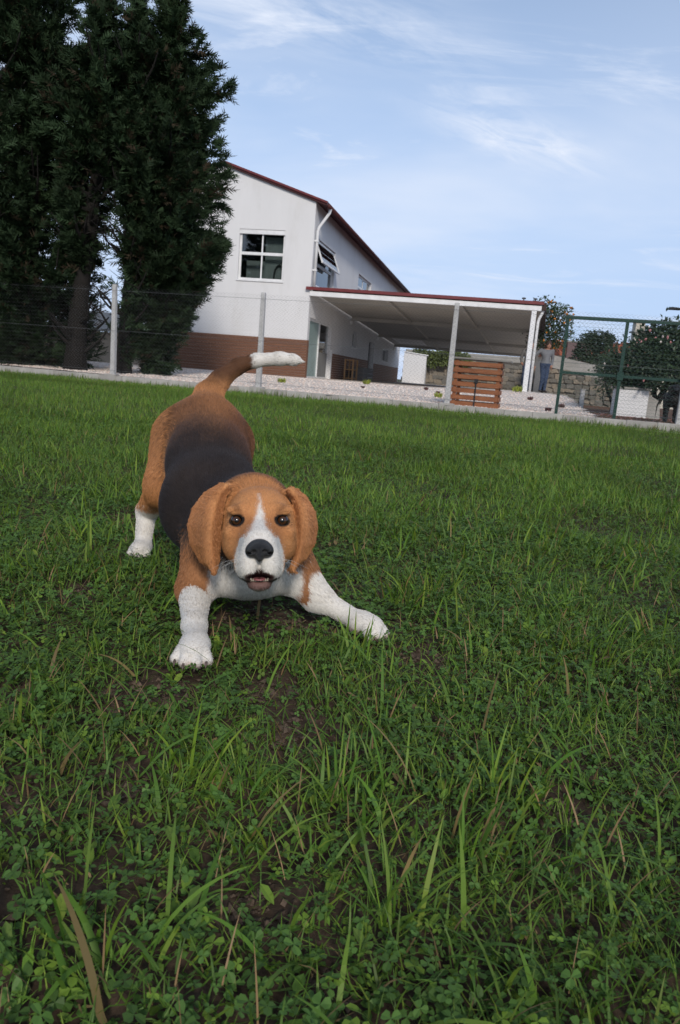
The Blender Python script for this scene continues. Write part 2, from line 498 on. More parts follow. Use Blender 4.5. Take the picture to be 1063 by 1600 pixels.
def gravel_edge(y): return np.interp(y, [12, 12.4, 14, 16, 19, 22, 26, 30, 50], [3.9, 4.1, 4.6, 5.0, 5.7, 6.3, 7.2, 9.5, 14])
m_gravel = surf('gravel', (.72, .64, .57), (.58, .51, .455), scale=22, rough=.9, bump=1.0, bscale=45, spec=.2, stain=(.45, .40, .36), stain_scale=.8)
m_leafsoil = surf('leaf litter soil', (.16, .085, .055), (.075, .05, .035), scale=14, rough=.95, bump=1.0, bscale=50, spec=.1, stain=(.26, .15, .12), stain_scale=9)
gx = np.linspace(-14, 16, 160); gy = np.linspace(11, 50, 150)
tag(sheet('gravel_bed', gx, gy, gravel_z, m_gravel, lambda x, y: (y > fence_y(x) + .05) & (x < gravel_edge(y))), kind='structure')
tag(sheet('flower_bed_soil', np.linspace(3.5, 26, 90), np.linspace(10, 34, 90), lambda x, y: .10 + .03 * (vnoise(np.stack([x, y, 0 * x], 1), 1.1, 3) - .5) + 0 * x, m_leafsoil,
          lambda x, y: (y > fence_y(x) + .05) & (x > gravel_edge(y) - .3)), kind='structure')
# loose gravel stones
def rocks(name, P, size, col, mat, squash=.7):
    base = np.array([(1, 0, 0), (-1, 0, 0), (0, 1, 0), (0, -1, 0), (0, 0, 1), (0, 0, -1)], float)
    F8 = np.array([(0, 2, 4), (2, 1, 4), (1, 3, 4), (3, 0, 4), (2, 0, 5), (1, 2, 5), (3, 1, 5), (0, 3, 5)])
    n = len(P)
    V = base[None] * rng.uniform(.6, 1.3, (n, 6, 1)) + rng.normal(0, .2, (n, 6, 3))
    a = rng.uniform(0, 6.28, n); ca, sa = np.cos(a)[:, None], np.sin(a)[:, None]
    V = np.stack([V[..., 0] * ca - V[..., 1] * sa, V[..., 0] * sa + V[..., 1] * ca, V[..., 2] * squash], -1)
    V = V * size[:, None, None] + P[:, None]
    F = (F8[None] + (np.arange(n) * 6)[:, None, None]).reshape(-1, 3)
    return np_mesh(name, V.reshape(-1, 3), F, mat, None, np.repeat(col, 6, 0))
n = 17000
u = rng.random(n) ** 1.7
x = rng.uniform(-7.5, 7, n); y = fence_y(x) + .12 + u * 9
ok = x < gravel_edge(y)
x, y = x[ok], y[ok]
P = np.stack([x, y, gravel_z(x, y) + .004], 1)
cg = np.array([.74, .65, .58]) * rng.uniform(.8, 1.2, (len(x), 1)) * np.where(rng.random((len(x), 1)) < .25, np.array([[.95, .82, .76]]), 1)
tag(rocks('gravel_stones', P, rng.uniform(.009, .021, len(x)), cg, attr_mat('gravel stone', rough=.9)), kind='stuff')
n = 1500
x = rng.uniform(4.2, 9.5, n); y = fence_y(x) + .15 + rng.random(n) * 5
P = np.stack([x, y, np.full(n, .115)], 1)
cg = np.array([[.34, .14, .09], [.20, .11, .06], [.5, .3, .28], [.28, .12, .1]])[rng.integers(0, 4, n)]
tag(rocks('fallen_petals', P, rng.uniform(.012, .035, n), cg, attr_mat('fallen petal', rough=.8), .25), kind='stuff')

# ---- grass, clover and broad leaves
def blades(P, hgt, wid, lean, az, L, col, curl=1.0):
    """ribbons with L segments rising from P and leaning towards azimuth az"""
    n = len(P)
    t = np.linspace(0, 1, L + 1)[None, :]
    wprof = np.interp(t, [0, .25, .6, .85, 1], [.8, 1, .8, .42, .03])
    ang = lean[:, None] * (0.35 + curl * t)                  # tilt from vertical grows along the blade
    ds = (hgt / L)[:, None]
    dxy = np.sin(ang) * ds; dz = np.cos(ang) * ds
    rx = np.concatenate([np.zeros((n, 1)), np.cumsum(dxy[:, :-1], 1)], 1)
    rz = np.concatenate([np.zeros((n, 1)), np.cumsum(dz[:, :-1], 1)], 1)
    ca, sa = np.cos(az)[:, None], np.sin(az)[:, None]
    cx = P[:, :1] + rx * ca; cy = P[:, 1:2] + rx * sa; cz = np.maximum(P[:, 2:] + rz, .002)
    tw = az[:, None] + math.pi / 2 + rng.normal(0, .5, n)[:, None]
    wx = np.cos(tw) * wid[:, None] * wprof * .5; wy = np.sin(tw) * wid[:, None] * wprof * .5
    V = np.stack([np.stack([cx - wx, cy - wy, cz], -1), np.stack([cx + wx, cy + wy, cz], -1)], 2)   # n,L+1,2,3
    b = (np.arange(n) * (L + 1) * 2)[:, None]
    k = np.arange(L)[None, :] * 2
    Q = np.stack([b + k, b + k + 1, b + k + 3, b + k + 2], -1).reshape(-1, 4)
    C = np.repeat(col[:, None], (L + 1) * 2, 1)
    return V.reshape(-1, 3), Q, C.reshape(-1, 3)

GREENS = np.array([[.055, .115, .022], [.042, .095, .02], [.075, .135, .028], [.06, .105, .03], [.038, .08, .02], [.09, .14, .03]])
def greens(n, dead=.03):
    c = GREENS[rng.integers(0, len(GREENS), n)] * rng.uniform(.8, 1.3, (n, 1)) * np.array([1.75, 1.60, 1.05])
    d = rng.random(n) < dead
    c[d] = np.array([.24, .17, .075]) * rng.uniform(.6, 1.2, (d.sum(), 1))
    return c
PAWS = [(-.228, 1.175, .030), (.065, 1.372, .030), (.0, 1.40, .025), (-.5, 1.83, .025), (-.232, 1.82, .03), (-.235, 1.24, .02), (-.25, 1.32, .03), (.03, 1.39, .025), (-.03, 1.41, .03)]
def scatter(n, y0, y1, wx, w0, thin=1.0):
    """points in the wedge in front of the camera and a margin beside it"""
    yy = np.sqrt(rng.uniform((y0 + w0) ** 2, (y1 + w0) ** 2, n)) - w0
    xx = rng.uniform(-1, 1, n) * (wx * (yy + w0))
    m = soil_mask(xx, yy)
    ok = (rng.random(n) > m * thin) & (yy < fence_y(xx) - .07)
    for px, py, r in PAWS:
        ok &= np.hypot(xx - px, yy - py) > r
    return xx[ok], yy[ok]

parts = []
def put(V, Q, C): parts.append((V, Q, C))
def flush(name, mat):
    off = 0; Vs = []; Qs = []; Cs = []
    for V, Q, C in parts:
        Vs.append(V); Qs.append(Q + off); Cs.append(C); off += len(V)
    parts.clear()
    o = np_mesh(name, np.concatenate(Vs), np.concatenate(Qs), mat, None, np.concatenate(Cs))
    tag(o, kind='stuff')
    return o
m_grass = attr_mat('grass', rough=.5, spec=.25, transl=.3)
def turf(n, y0, y1, wx, w0, h0, h1, wd0, wd1, L, thin, dead, patch):
    x, y = scatter(n, y0, y1, wx, w0, thin)
    P3 = np.stack([x, y, 0 * x], 1)
    z = lawn_z(x, y)
    k = len(x)
    tuft = vnoise(P3, patch, 21) * .65 + vnoise(P3, patch * 3.1, 22) * .35
    under = ((np.hypot(x + .12, y - 1.55) < .28)) * .5
    hgt = rng.uniform(h0, h1, k) * (.55 + .95 * tuft) * (1 - under)
    col = greens(k, dead) * (.72 + .62 * vnoise(P3, patch * .8, 23))[:, None]
    put(*blades(np.stack([x, y, z], 1), hgt, rng.uniform(wd0, wd1, k), np.abs(rng.normal(.9, .38, k)) + .15,
                rng.uniform(0, 6.283, k), L, col))
turf(66000, .12, 2.7, .52, .35, .016, .055, .0012, .0030, 3, .72, .05, 5)
turf(85000, 2.7, 6.2, .50, .30, .035, .08, .0026, .005, 2, .8, .03, 2.2)
turf(112000, 6.2, 14.8, .52, .4, .04, .085, .005, .010, 1, .75, .02, 1.0)
# the lawn goes on beside and behind the view, a little coarser
n = 110000
x = rng.uniform(-11.5, 8.5, n); y = rng.uniform(-2.5, 14.8, n)
ok = (np.abs(x) > .46 * np.maximum(y, -.2) + .15) & (y < fence_y(x) - .07)
x, y = x[ok], y[ok]; n = len(x)
tf = vnoise(np.stack([x, y, 0 * x], 1), 1.2, 31)
put(*blades(np.stack([x, y, lawn_z(x, y)], 1), rng.uniform(.035, .08, n) * (.6 + .8 * tf), rng.uniform(.007, .015, n), np.abs(rng.normal(.9, .35, n)) + .1, rng.uniform(0, 6.28, n), 1, greens(n, .03) * (.7 + .6 * tf)[:, None]))
# blades along the foot of the kerb
n = 3500
x = rng.uniform(-9, 8, n); y = fence_y(x) - .08 - np.abs(rng.normal(0, .06, n))
put(*blades(np.stack([x, y, lawn_z(x, y)], 1), rng.uniform(.04, .14, n) * (.4 + vnoise(np.stack([x, y, 0 * x], 1), 1.3, 2)), rng.uniform(.005, .009, n), np.abs(rng.normal(.4, .3, n)), rng.uniform(0, 6.28, n), 2, greens(n, .04)))
flush('lawn_grass', m_grass)
# long coarse blades standing in loose clumps
CL = [(-.30, .98, .9, 9), (-.27, 1.02, .7, 5), (-.36, 1.12, .8, 7), (-.19, 1.2, .5, 3), (-.47, 1.10, .9, 6), (-.46, 1.4, .6, 5), (.02, .82, 1.1, 14), (.06, .76, 1.1, 10), (.10, .9, 1.0, 8), (.22, .98, 1.1, 16), (.30, .92, 1.0, 10),
      (-.03, .68, 1.0, 9), (-.10, .74, .8, 7), (-.13, .56, 1.0, 12), (-.17, .5, 1.0, 10), (-.22, .52, .9, 8), (.12, .54, 1.0, 9), (.2, .5, 1.0, 9), (.29, .58, 1.0, 9), (.30, .7, .9, 8), (.02, .5, .8, 7),
      (.16, 1.14, .8, 8), (.30, 1.2, .9, 9), (.42, 1.05, .9, 9), (.44, 1.5, .9, 12), (.5, 1.7, 1.0, 14), (.6, 1.4, .9, 10), (.7, 1.9, 1.0, 16), (.2, 1.7, .8, 8), (-.7, 2.0, .8, 9), (-.9, 1.7, .9, 9), (.85, 2.3, 1, 16), (.5, 2.4, .9, 14), (1.1, 2.6, 1, 16), (.3, 3.0, .9, 14), (.9, 3.3, 1, 18), (1.5, 3.4, 1, 16), (-1.2, 2.8, .8, 10), (1.4, 4.2, 1, 18), (.6, 4.1, .9, 14)]
for cx, cy, s, k in CL:
    if cy < 1.3: k = max(3, int(k * .65))
    r = rng.normal(0, .03 + .02 * cy * .5, (k, 2))
    x = cx + r[:, 0]; y = cy + r[:, 1]
    okk = np.ones(k, bool)
    for px, py, rr in PAWS: okk &= np.hypot(x - px, y - py) > rr + .015
    x, y = x[okk], y[okk]; k2 = len(x)
    if not k2: continue
    main = rng.uniform(0, 6.28)
    put(*blades(np.stack([x, y, lawn_z(x, y)], 1), rng.uniform(.06, .15, k2) * s, rng.uniform(.003, .0068, k2), np.abs(rng.normal(1.0, .3, k2)) + .3,
                main + rng.normal(0, 1.0, k2), 7, greens(k2, .05) * np.array([1.05, 1.1, .95])))
for _ in range(420):                                                       # finer tufts rising out of the clover
    cy = .5 + 6.5 * rng.random() ** .8; cx = rng.uniform(-1, 1) * (.5 * cy + .25)
    if soil_mask(np.array([cx]), np.array([cy]))[0] > .3: continue
    k = rng.integers(8, 22)
    x = cx + rng.normal(0, .012 + .008 * cy, k); y = cy + rng.normal(0, .012 + .012 * cy, k)
    okk = np.ones(k, bool)
    for px, py, rr in PAWS: okk &= np.hypot(x - px, y - py) > rr + .02
    x, y = x[okk], y[okk]; k = len(x)
    if k: put(*blades(np.stack([x, y, lawn_z(x, y)], 1), rng.uniform(.045, .12, k), rng.uniform(.0022, .005, k) * (1 + .12 * cy), np.abs(rng.normal(.75, .35, k)) + .1, rng.uniform(0, 6.28) + rng.normal(0, 1.1, k), 5, greens(k, .05) * np.array([1.1, 1.08, .9])))
n = 700
x, y = scatter(n, .3, 3.2, .5, .3, .5)
put(*blades(np.stack([x, y, lawn_z(x, y)], 1), rng.uniform(.06, .13, len(x)), rng.uniform(.003, .006, len(x)), np.abs(rng.normal(.95, .35, len(x))) + .15, rng.uniform(0, 6.28, len(x)), 6, greens(len(x), .04)))
n = 900                                                                     # straw lying flat
x, y = scatter(n, .25, 2.4, .5, .3, 0)
put(*blades(np.stack([x, y, lawn_z(x, y) + .016], 1), rng.uniform(.02, .07, len(x)), rng.uniform(.0008, .0026, len(x)), np.full(len(x), 1.4), rng.uniform(0, 6.28, len(x)), 4,
            np.array([[.27, .17, .08]]) * rng.uniform(.6, 1.3, (len(x), 1)), curl=.3))
flush('long_grass_blades', m_grass)
# clover: three folded leaflets on a stalk
def clover(x, y, size, h, simple=False):
    n = len(x)
    z = lawn_z(x, y) + h
    col = np.array([.080, .158, .032]) * rng.uniform(.6, 1.4, (n, 1)) * np.where(rng.random((n, 1)) < .15, np.array([[1.5, 1.25, .8]]), 1)
    a0 = rng.uniform(0, 6.28, n); tilt = rng.normal(0, .35, (n, 2))
    LP = np.array([(0, 0, 0), (.42, .40, .10), (.82, .42, .12), (1.0, 0, -.02), (.82, -.42, .12), (.42, -.40, .10)])
    Vs = []
    for j in range(3):
        a = a0 + j * 2.094
        q = LP[None] * size[:, None, None]
        X = q[..., 0] * np.cos(a)[:, None] - q[..., 1] * np.sin(a)[:, None]
        Y = q[..., 0] * np.sin(a)[:, None] + q[..., 1] * np.cos(a)[:, None]
        Z = q[..., 2] + X * tilt[:, :1] + Y * tilt[:, 1:] - q[..., 0] * .15
        Vs.append(np.stack([X + x[:, None], Y + y[:, None], Z + z[:, None]], -1))
    V = np.stack(Vs, 1).reshape(-1, 3)
    b = (np.arange(n * 3) * 6)[:, None]
    Q = np.concatenate([b + np.array([0, 3, 2, 1]), b + np.array([0, 5, 4, 3])]) if not simple else b + np.array([0, 5, 3, 2])
    put(V, Q, np.repeat(col, 18, 0))
x, y = scatter(52000, .1, 2.7, .52, .35, .8)
cm = vnoise(np.stack([x, y, 0 * x], 1), 4, 41)
ok = cm + rng.random(len(x)) * .7 > .42
x, y = x[ok], y[ok]
clover(x, y, rng.uniform(.0036, .0082, len(x)) * (.75 + .6 * vnoise(np.stack([x, y, 0 * x], 1), 6, 77)), rng.uniform(.004, .034, len(x)))
x, y = scatter(24000, 2.7, 6, .5, .3, .8)
clover(x, y, rng.uniform(.007, .012, len(x)), rng.uniform(.01, .045, len(x)), True)
flush('clover_leaves', m_grass)
# low broad leaves
def broad(x, y, size, h):
    n = len(x)
    LP = np.array([(0, 0, 0), (.3, .22, .06), (.7, .24, .08), (1, 0, 0), (.7, -.24, .08), (.3, -.22, .06)])
    a = rng.uniform(0, 6.28, n); q = LP[None] * size[:, None, None]
    X = q[..., 0] * np.cos(a)[:, None] - q[..., 1] * np.sin(a)[:, None]; Y = q[..., 0] * np.sin(a)[:, None] + q[..., 1] * np.cos(a)[:, None]
    Z = q[..., 2] + q[..., 0] * rng.uniform(.1, .8, n)[:, None]
    V = np.stack([X + x[:, None], Y + y[:, None], Z + (lawn_z(x, y) + h)[:, None]], -1).reshape(-1, 3)
    b = (np.arange(n) * 6)[:, None]
    put(V, np.concatenate([b + np.array([0, 3, 2, 1]), b + np.array([0, 5, 4, 3])]), np.repeat(greens(n, .06) * 1.1, 6, 0))
x, y = scatter(3800, .15, 2.6, .5, .35, .7)
broad(x, y, rng.uniform(.008, .024, len(x)), rng.uniform(.003, .02, len(x)))
flush('broad_leaf_weeds', m_grass)
# crumbs and clods of earth on the bare patches
X = []
for sx, sy, r in SOIL:
    if sy > 2.4: continue
    k = int(2600 * r)
    X.append(np.stack([rng.normal(sx, r * .5, k), rng.normal(sy, r * .55, k)], 1))
X = np.concatenate(X)
P = np.stack([X[:, 0], X[:, 1], lawn_z(X[:, 0], X[:, 1]) + .002], 1)
sz = np.minimum(rng.exponential(.0022, len(P)) + .0012, .007)
tag(rocks('earth_crumbs', P, sz, np.array([.085, .062, .046]) * rng.uniform(.6, 1.35, (len(P), 1)), attr_mat('earth crumb', rough=.95, spec=.1, noise=.3, nscale=200)), kind='stuff')
# ------------------------------------------------------------------ white house, seen on its gable corner
HZ = -math.atan2(.19, .98)
HO = (-1.53, 24.7, 0.0)
house = tag(empty('white_house', HO, HZ), 'white two-storey house with brown plank base and dark red roof edge', 'house')
m_white = surf('white render', (.68, .675, .675), (.64, .635, .635), scale=1.5, rough=.9, bump=.25, bscale=60, spec=.2, stretch=(1, 1, .35), stain=(.57, .56, .545), stain_scale=1.1)
m_frame = surf('white frame', (.76, .76, .76), rough=.45, scale=4)
m_red = surf('red metal trim', (.16, .028, .03), (.12, .022, .024), scale=5, rough=.45, spec=.4)
m_redbrown = surf('brown red roofing', (.085, .026, .025), (.065, .02, .02), scale=5, rough=.6)
m_plank = surf('brown plank', (.205, .098, .055), (.13, .06, .036), scale=7, rough=.65, bump=.4, bscale=40, stretch=(.6, 2, 9))
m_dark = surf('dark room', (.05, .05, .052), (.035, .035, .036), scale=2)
m_pale = surf('pale curtain', (.32, .33, .32), (.24, .25, .25), scale=3, stretch=(8, 8, .6))
def glass_mat(name, tint=(.9, .95, .95), gloss=.12):
    m, t, b = principled(name)
    o = t.nodes['Material Output']
    tr = t.nodes.new('ShaderNodeBsdfTransparent'); tr.inputs[0].default_value = (*tint, 1)
    gl = t.nodes.new('ShaderNodeBsdfGlossy'); gl.inputs['Roughness'].default_value = .02; gl.inputs['Color'].default_value = (1, 1, 1, 1)
    fr = t.nodes.new('ShaderNodeFresnel'); fr.inputs['IOR'].default_value = 1.5
    ad = t.nodes.new('ShaderNodeMath'); ad.operation = 'ADD'; ad.use_clamp = True; ad.inputs[1].default_value = gloss
    t.links.new(fr.outputs[0], ad.inputs[0])
    ms = t.nodes.new('ShaderNodeMixShader')
    t.links.new(ad.outputs[0], ms.inputs[0]); t.links.new(tr.outputs[0], ms.inputs[1]); t.links.new(gl.outputs[0], ms.inputs[2])
    t.links.new(ms.outputs[0], o.inputs['Surface'])
    return m
m_glass = glass_mat('window glass', (.75, .8, .8), .03)
m_frost = surf('frosted door glass', (.30, .40, .39), (.25, .35, .345), scale=.8, rough=.25, spec=.5)

def wall_cells(mb, axis, a0, a1, z0, z1, holes, d0, d1):
    """a wall along x (axis 0) or y (axis 1) made of blocks around its openings; d0..d1 is its thickness"""
    A = sorted({a0, a1, *[h[0] for h in holes], *[h[1] for h in holes]})
    for p, q in zip(A[:-1], A[1:]):
        cut = sorted([(h[2], h[3]) for h in holes if h[0] <= p + 1e-6 and h[1] >= q - 1e-6])
        z = z0
        for c0, c1 in cut + [(z1, z1)]:
            if c0 - z > 1e-4:
                if axis == 0: mb.box(p, q, d0, d1, z, c0)
                else: mb.box(d0, d1, p, q, z, c0)
            z = c1
EAVE = 5.78; RIDGE = 6.78; HW = 6.2; HL = 23.4
gw = [(-2.5, -.95, 3.3, 4.88), (-4.7, -3.4, 3.2, 4.2)]
sw = [(.4, 3.3, 3.3, 4.78), (8.0, 11.3, 3.55, 4.74), (.16, 3.55, .28, 2.25), (7.75, 8.8, 1.66, 2.34), (12.0, 13.5, .28, 2.14), (16.4, 18.6, 1.36, 2.06)]
mb = MB(); wall_cells(mb, 0, -HW, 0, -.05, EAVE, gw, 0, .25)
mb.hexa([(-HW, 0, EAVE), (0, 0, EAVE), (0, .25, EAVE), (-HW, .25, EAVE), (-HW / 2 - .01, 0, RIDGE), (-HW / 2 + .01, 0, RIDGE), (-HW / 2 + .01, .25, RIDGE), (-HW / 2 - .01, .25, RIDGE)])
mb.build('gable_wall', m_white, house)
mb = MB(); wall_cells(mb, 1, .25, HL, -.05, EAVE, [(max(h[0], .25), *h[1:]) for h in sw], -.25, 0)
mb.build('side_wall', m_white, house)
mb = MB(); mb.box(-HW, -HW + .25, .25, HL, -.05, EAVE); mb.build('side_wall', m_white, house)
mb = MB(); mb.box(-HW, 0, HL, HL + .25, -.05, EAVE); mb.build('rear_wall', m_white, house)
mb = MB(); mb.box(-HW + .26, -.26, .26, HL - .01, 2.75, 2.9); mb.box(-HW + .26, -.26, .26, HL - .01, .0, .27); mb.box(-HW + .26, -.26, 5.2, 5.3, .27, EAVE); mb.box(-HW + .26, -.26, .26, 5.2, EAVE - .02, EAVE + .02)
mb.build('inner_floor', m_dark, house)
# roof: two slopes with an overhanging eave
sl = (RIDGE - EAVE) / (HW / 2)
rf = MB()
for s in (-1, 1):
    xo = -HW / 2 + s * (HW / 2 + .38); zo = EAVE - sl * .38
    pr = (-HW / 2, RIDGE)
    q = [(-HW / 2, -.10), (xo, -.10), (xo, HL + .35), (-HW / 2, HL + .35)]
    zs = [RIDGE, zo, zo, RIDGE]
    rf.hexa([(x, y, z + .012) for (x, y), z in zip(q, zs)] + [(x, y, z + .14) for (x, y), z in zip(q, zs)])
roof = rf.build('roof', m_redbrown, house)
tr = MB()
for s in (-1, 1):
    xo = -HW / 2 + s * (HW / 2 + .40); zo = EAVE - sl * .40
    tr.bar((-HW / 2, -.13, RIDGE + .10), (xo, -.13, zo + .10), .04, .06)
tr.build('verge_trim', m_red, roof)
gt = MB()
gt.tube([(.45, -.12, EAVE - .13), (.45, HL + .3, EAVE - .13)], .065, 10)
gt.build('gutter', m_redbrown, house, smooth=True)
MB().tube([(.45, .12, EAVE - .17), (.42, .14, EAVE - .3), (.12, .16, EAVE - .72), (.075, .16, EAVE - .86), (.075, .16, 3.2)], .048, 10).build('downpipe', m_frame, house, smooth=True)
for z in (4.6, 3.7):
    pb = MB(); pb.box(0, .13, .1, .22, z, z + .05); pb.build('pipe_clip', m_frame, house)

def window(axis, a0, a1, z0, z1, mid=None, mull=None, depth=.09, mat=m_frame, name='window', fw=.07):
    """frame set back in its opening; axis 0: gable (faces -y), axis 1: side wall (faces +x)"""
    f = MB()
    def bx(mbx, p, q, c0, c1, d0=depth, d1=depth + .06):
        if axis == 0: mbx.box(p, q, d0, d1, c0, c1)
        else: mbx.box(-d1, -d0, p, q, c0, c1)
    e = .002
    bx(f, a0 + e, a0 + fw, z0 + e, z1 - e); bx(f, a1 - fw, a1 - e, z0 + e, z1 - e)
    bx(f, a0 + fw, a1 - fw, z0 + e, z0 + fw); bx(f, a0 + fw, a1 - fw, z1 - fw, z1 - e)
    w = f.build(name, mat, house)
    A = [a0 + fw] + ([mull] if mull else []) + [a1 - fw]
    Z = [z0 + fw] + ([mid] if mid else []) + [z1 - fw]
    if mid:
        b = MB(); bx(b, a0 + fw, a1 - fw, mid - .045, mid + .045, depth - .008, depth + .068); b.build('rail', mat, w)
    if mull:
        b = MB(); bx(b, mull - .022, mull + .022, z0 + fw, z1 - fw, depth + .004, depth + .056); b.build('mullion', mat, w)
    for i in range(len(A) - 1):
        for j in range(len(Z) - 1):
            b = MB(); bx(b, A[i], A[i + 1], Z[j], Z[j + 1], depth + .024, depth + .03); b.build('pane', m_glass, w)
    s = MB()
    if axis == 0: s.box(a0 - .03, a1 + .03, -.035, depth, z0 - .045, z0 - .001)
    else: s.box(-depth, .035, a0 - .03, a1 + .03, z0 - .045, z0 - .001)
    s.build('sill', m_frame, w)
    return w
w1 = window(0, -2.5, -.95, 3.3, 4.88, 4.14, -1.73)
lt = MB(); lt.box(-2.5 + .002, -.95 - .002, .02, .088, 4.74, 4.878); lt.build('shutter_box', m_frame, w1)
cu = MB(); cu.box(-1.72, -1.02, .42, .45, 3.35, 4.72); cu.box(-2.45, -1.75, .7, .73, 3.35, 4.0); cu.build('curtain', m_pale, w1)
ch = MB()
a = [(math.cos(t), math.sin(t)) for t in np.linspace(0, math.pi, 9)]
ch.tube([(-1.2 + .17 * c, .36, 3.4 + .45 * s) for c, s in a], .03, 6); ch.build('chair_back', m_dark, w1)
window(0, -4.7, -3.4, 3.2, 4.2, None, -4.05, mat=surf('dark frame', (.06, .06, .07)), fw=.06)
w2 = window(1, .4, 3.3, 3.3, 4.78, 4.02)
# the upper sash stands tilted open
sash = MB(); T = (-.05, 4.70); Bm = (.21, 4.05)
sash.bar((T[0], .48, T[1]), (T[0], 3.22, T[1]), .05, .05); sash.bar((Bm[0], .48, Bm[1]), (Bm[0], 3.22, Bm[1]), .06, .06)
for y in (.5, 3.2): sash.bar((T[0], y, T[1]), (Bm[0], y, Bm[1]), .05, .05, (0, 1, 0))
so = sash.build('open_sash', m_frame, w2); so['label'] = 'upper sash tilted outward'
gp = MB(); gp.hexa([(T[0] - .004, .52, T[1]), (T[0] - .004, 3.18, T[1]), (Bm[0] - .004, 3.18, Bm[1]), (Bm[0] - .004, .52, Bm[1]), (T[0] + .004, .52, T[1]), (T[0] + .004, 3.18, T[1]), (Bm[0] + .004, 3.18, Bm[1]), (Bm[0] + .004, .52, Bm[1])])
gp.build('sash_pane', m_glass, w2)
cu = MB(); cu.box(-.5, -.47, .5, 3.2, 3.32, 3.95); cu.build('curtain', surf('bluish curtain', (.42, .47, .52), (.36, .41, .47), scale=3), w2)
w3 = window(1, 8.0, 11.3, 3.55, 4.74, 4.25, 9.6)
cu = MB(); cu.box(-.4, -.37, 8.1, 11.2, 3.6, 4.66); cu.build('curtain', m_pale, w3)
window(1, 7.75, 8.8, 1.66, 2.34, None, None, .12)
window(1, 16.4, 18.6, 1.36, 2.06, None, 17.5, .12)
# glazed door beside the corner: frosted leaf, dark opening with a grey half panel
dr = MB(); e = .002
for y in (.25 + e, 1.92, 3.47): dr.box(-.16, -.06, y, y + .075, .285, 2.248)
dr.box(-.155, -.065, .33, 3.46, 2.17, 2.246); dr.box(-.155, -.065, .33, 3.46, .286, .34)
door = dr.build('glazed_door', m_frame, house)
d = MB(); d.box(-.12, -.10, .33, 1.92, .342, 2.168); d.build('frosted_pane', m_frost, door)
d = MB(); d.box(-.13, -.09, 2.0, 3.46, .342, 1.2); d.build('lower_panel', surf('grey panel', (.22, .22, .215), (.18, .18, .175), scale=4), door)
d = MB(); d.box(-.12, -.11, 2.0, 3.46, 1.2, 2.168); d.build('pane', m_glass, door)
d = MB(); d.box(.002, .06, 3.56, 3.72, .28, 1.35); d.build('door_post', m_frame, house)
dr = MB(); dr.box(-.15, -.08, 12.05, 12.75, .29, 2.1); door2 = dr.build('open_door', m_dark, house)
d = MB(); d.box(-.15, .04, 12.78, 12.9, .285, 2.13); d.box(-.15, .04, 13.38, 13.496, .285, 2.13); d.build('door_frame', m_frame, door2)
d = MB(); d.box(-.13, -.1, 12.9, 13.38, .29, 2.0); d.build('leaf', surf('grey door leaf', (.35, .36, .36)), door2)
# brown plank cladding round the base: every plank a piece
def planks(axis, a0, a1, z0, z1, off):
    rows = int(round((z1 - z0) / .088)); hh = (z1 - z0) / rows
    for r in range(rows):
        a = a0
        first = True
        while a < a1 - .02:
            ln = rng.uniform(1.6, 3.0) * (.5 if first and r % 2 else 1); first = False
            b = min(a1, a + ln)
            if a1 - b < .5: b = a1
            t = off + rng.uniform(-.004, .004)
            m = MB()
            if axis == 0: m.box(a + .003, b - .003, -t, -.001, z0 + r * hh + .004, z0 + (r + 1) * hh - .004)
            else: m.box(.001, t, a + .003, b - .003, z0 + r * hh + .004, z0 + (r + 1) * hh - .004)
            m.build('plank', m_plank, house)
            a = b
planks(0, -HW, .03, .04, 1.5, .03)
planks(1, 3.74, 11.95, .28, 1.24, .03)
planks(1, 13.6, HL, .28, 1.16, .03)
b = MB(); b.box(.001, .034, .0, .155, .04, 1.5); b.build('corner_board', m_plank, house)

# ---- white annexe at the far end
an = tag(empty('white_annexe', (HO[0] + .19 * 26 + .98 * .02, HO[1] + .98 * 26 - .19 * .02, 0), HZ), 'small white annexe closing the far end of the covered yard', 'annexe')
b = MB(); b.hexa([(0, 0, .1), (1.5, 0, .1), (1.5, .8, .1), (0, .8, .1), (0, 0, 2.25), (1.5, 0, 2.12), (1.5, .8, 2.12), (0, .8, 2.25)]); b.build('wall', m_white, an)
b = MB(); b.hexa([(-.02, -.06, 2.27), (1.6, -.06, 2.12), (1.6, .9, 2.12), (-.02, .9, 2.27), (-.02, -.06, 2.33), (1.6, -.06, 2.18), (1.6, .9, 2.18), (-.02, .9, 2.33)]); b.build('roof', m_frame, an)

# ------------------------------------------------------------------ carport along the side wall
carport = tag(empty('carport', HO, HZ), 'lean-to carport with red fascia and white front beam beside the house', 'carport')
m_ceil = surf('grey ceiling sheet', (.46, .44, .40), (.40, .38, .35), scale=1.2, rough=.7, stain=(.46, .44, .40), stain_scale=.5)
Q = [(.06, 0.0), (7.30, 0.0), (8.45, 20.5), (.06, 22.0)]
def cz(x, y): return 3.05 - .0285 * y - .006 * x
def slab(pts, dz0, dz1): return [(x, y, cz(x, y) + dz0) for x, y in pts] + [(x, y, cz(x, y) + dz1) for x, y in pts]
b = MB(); b.hexa(slab([(.06, .09), (7.28, .09), (8.43, 20.5), (.06, 22.0)], .0, .05)); b.build('ceiling_sheet', m_ceil, carport)
b = MB(); b.hexa(slab([(.06, -.06), (7.30, -.06), (8.5, 20.5), (.06, 22.0)], .055, .10)); b.build('roof_sheet', m_redbrown, carport)
b = MB(); b.hexa(slab([(-.12, -.115), (7.36, -.115), (7.36, -.065), (-.12, -.065)], .03, .125)); b.build('fascia', m_red, carport)
b = MB(); b.hexa(slab([(.0, -.06), (7.30, -.06), (7.30, .08), (.0, .08)], -.145, -.004)); b.build('front_beam', m_frame, carport)
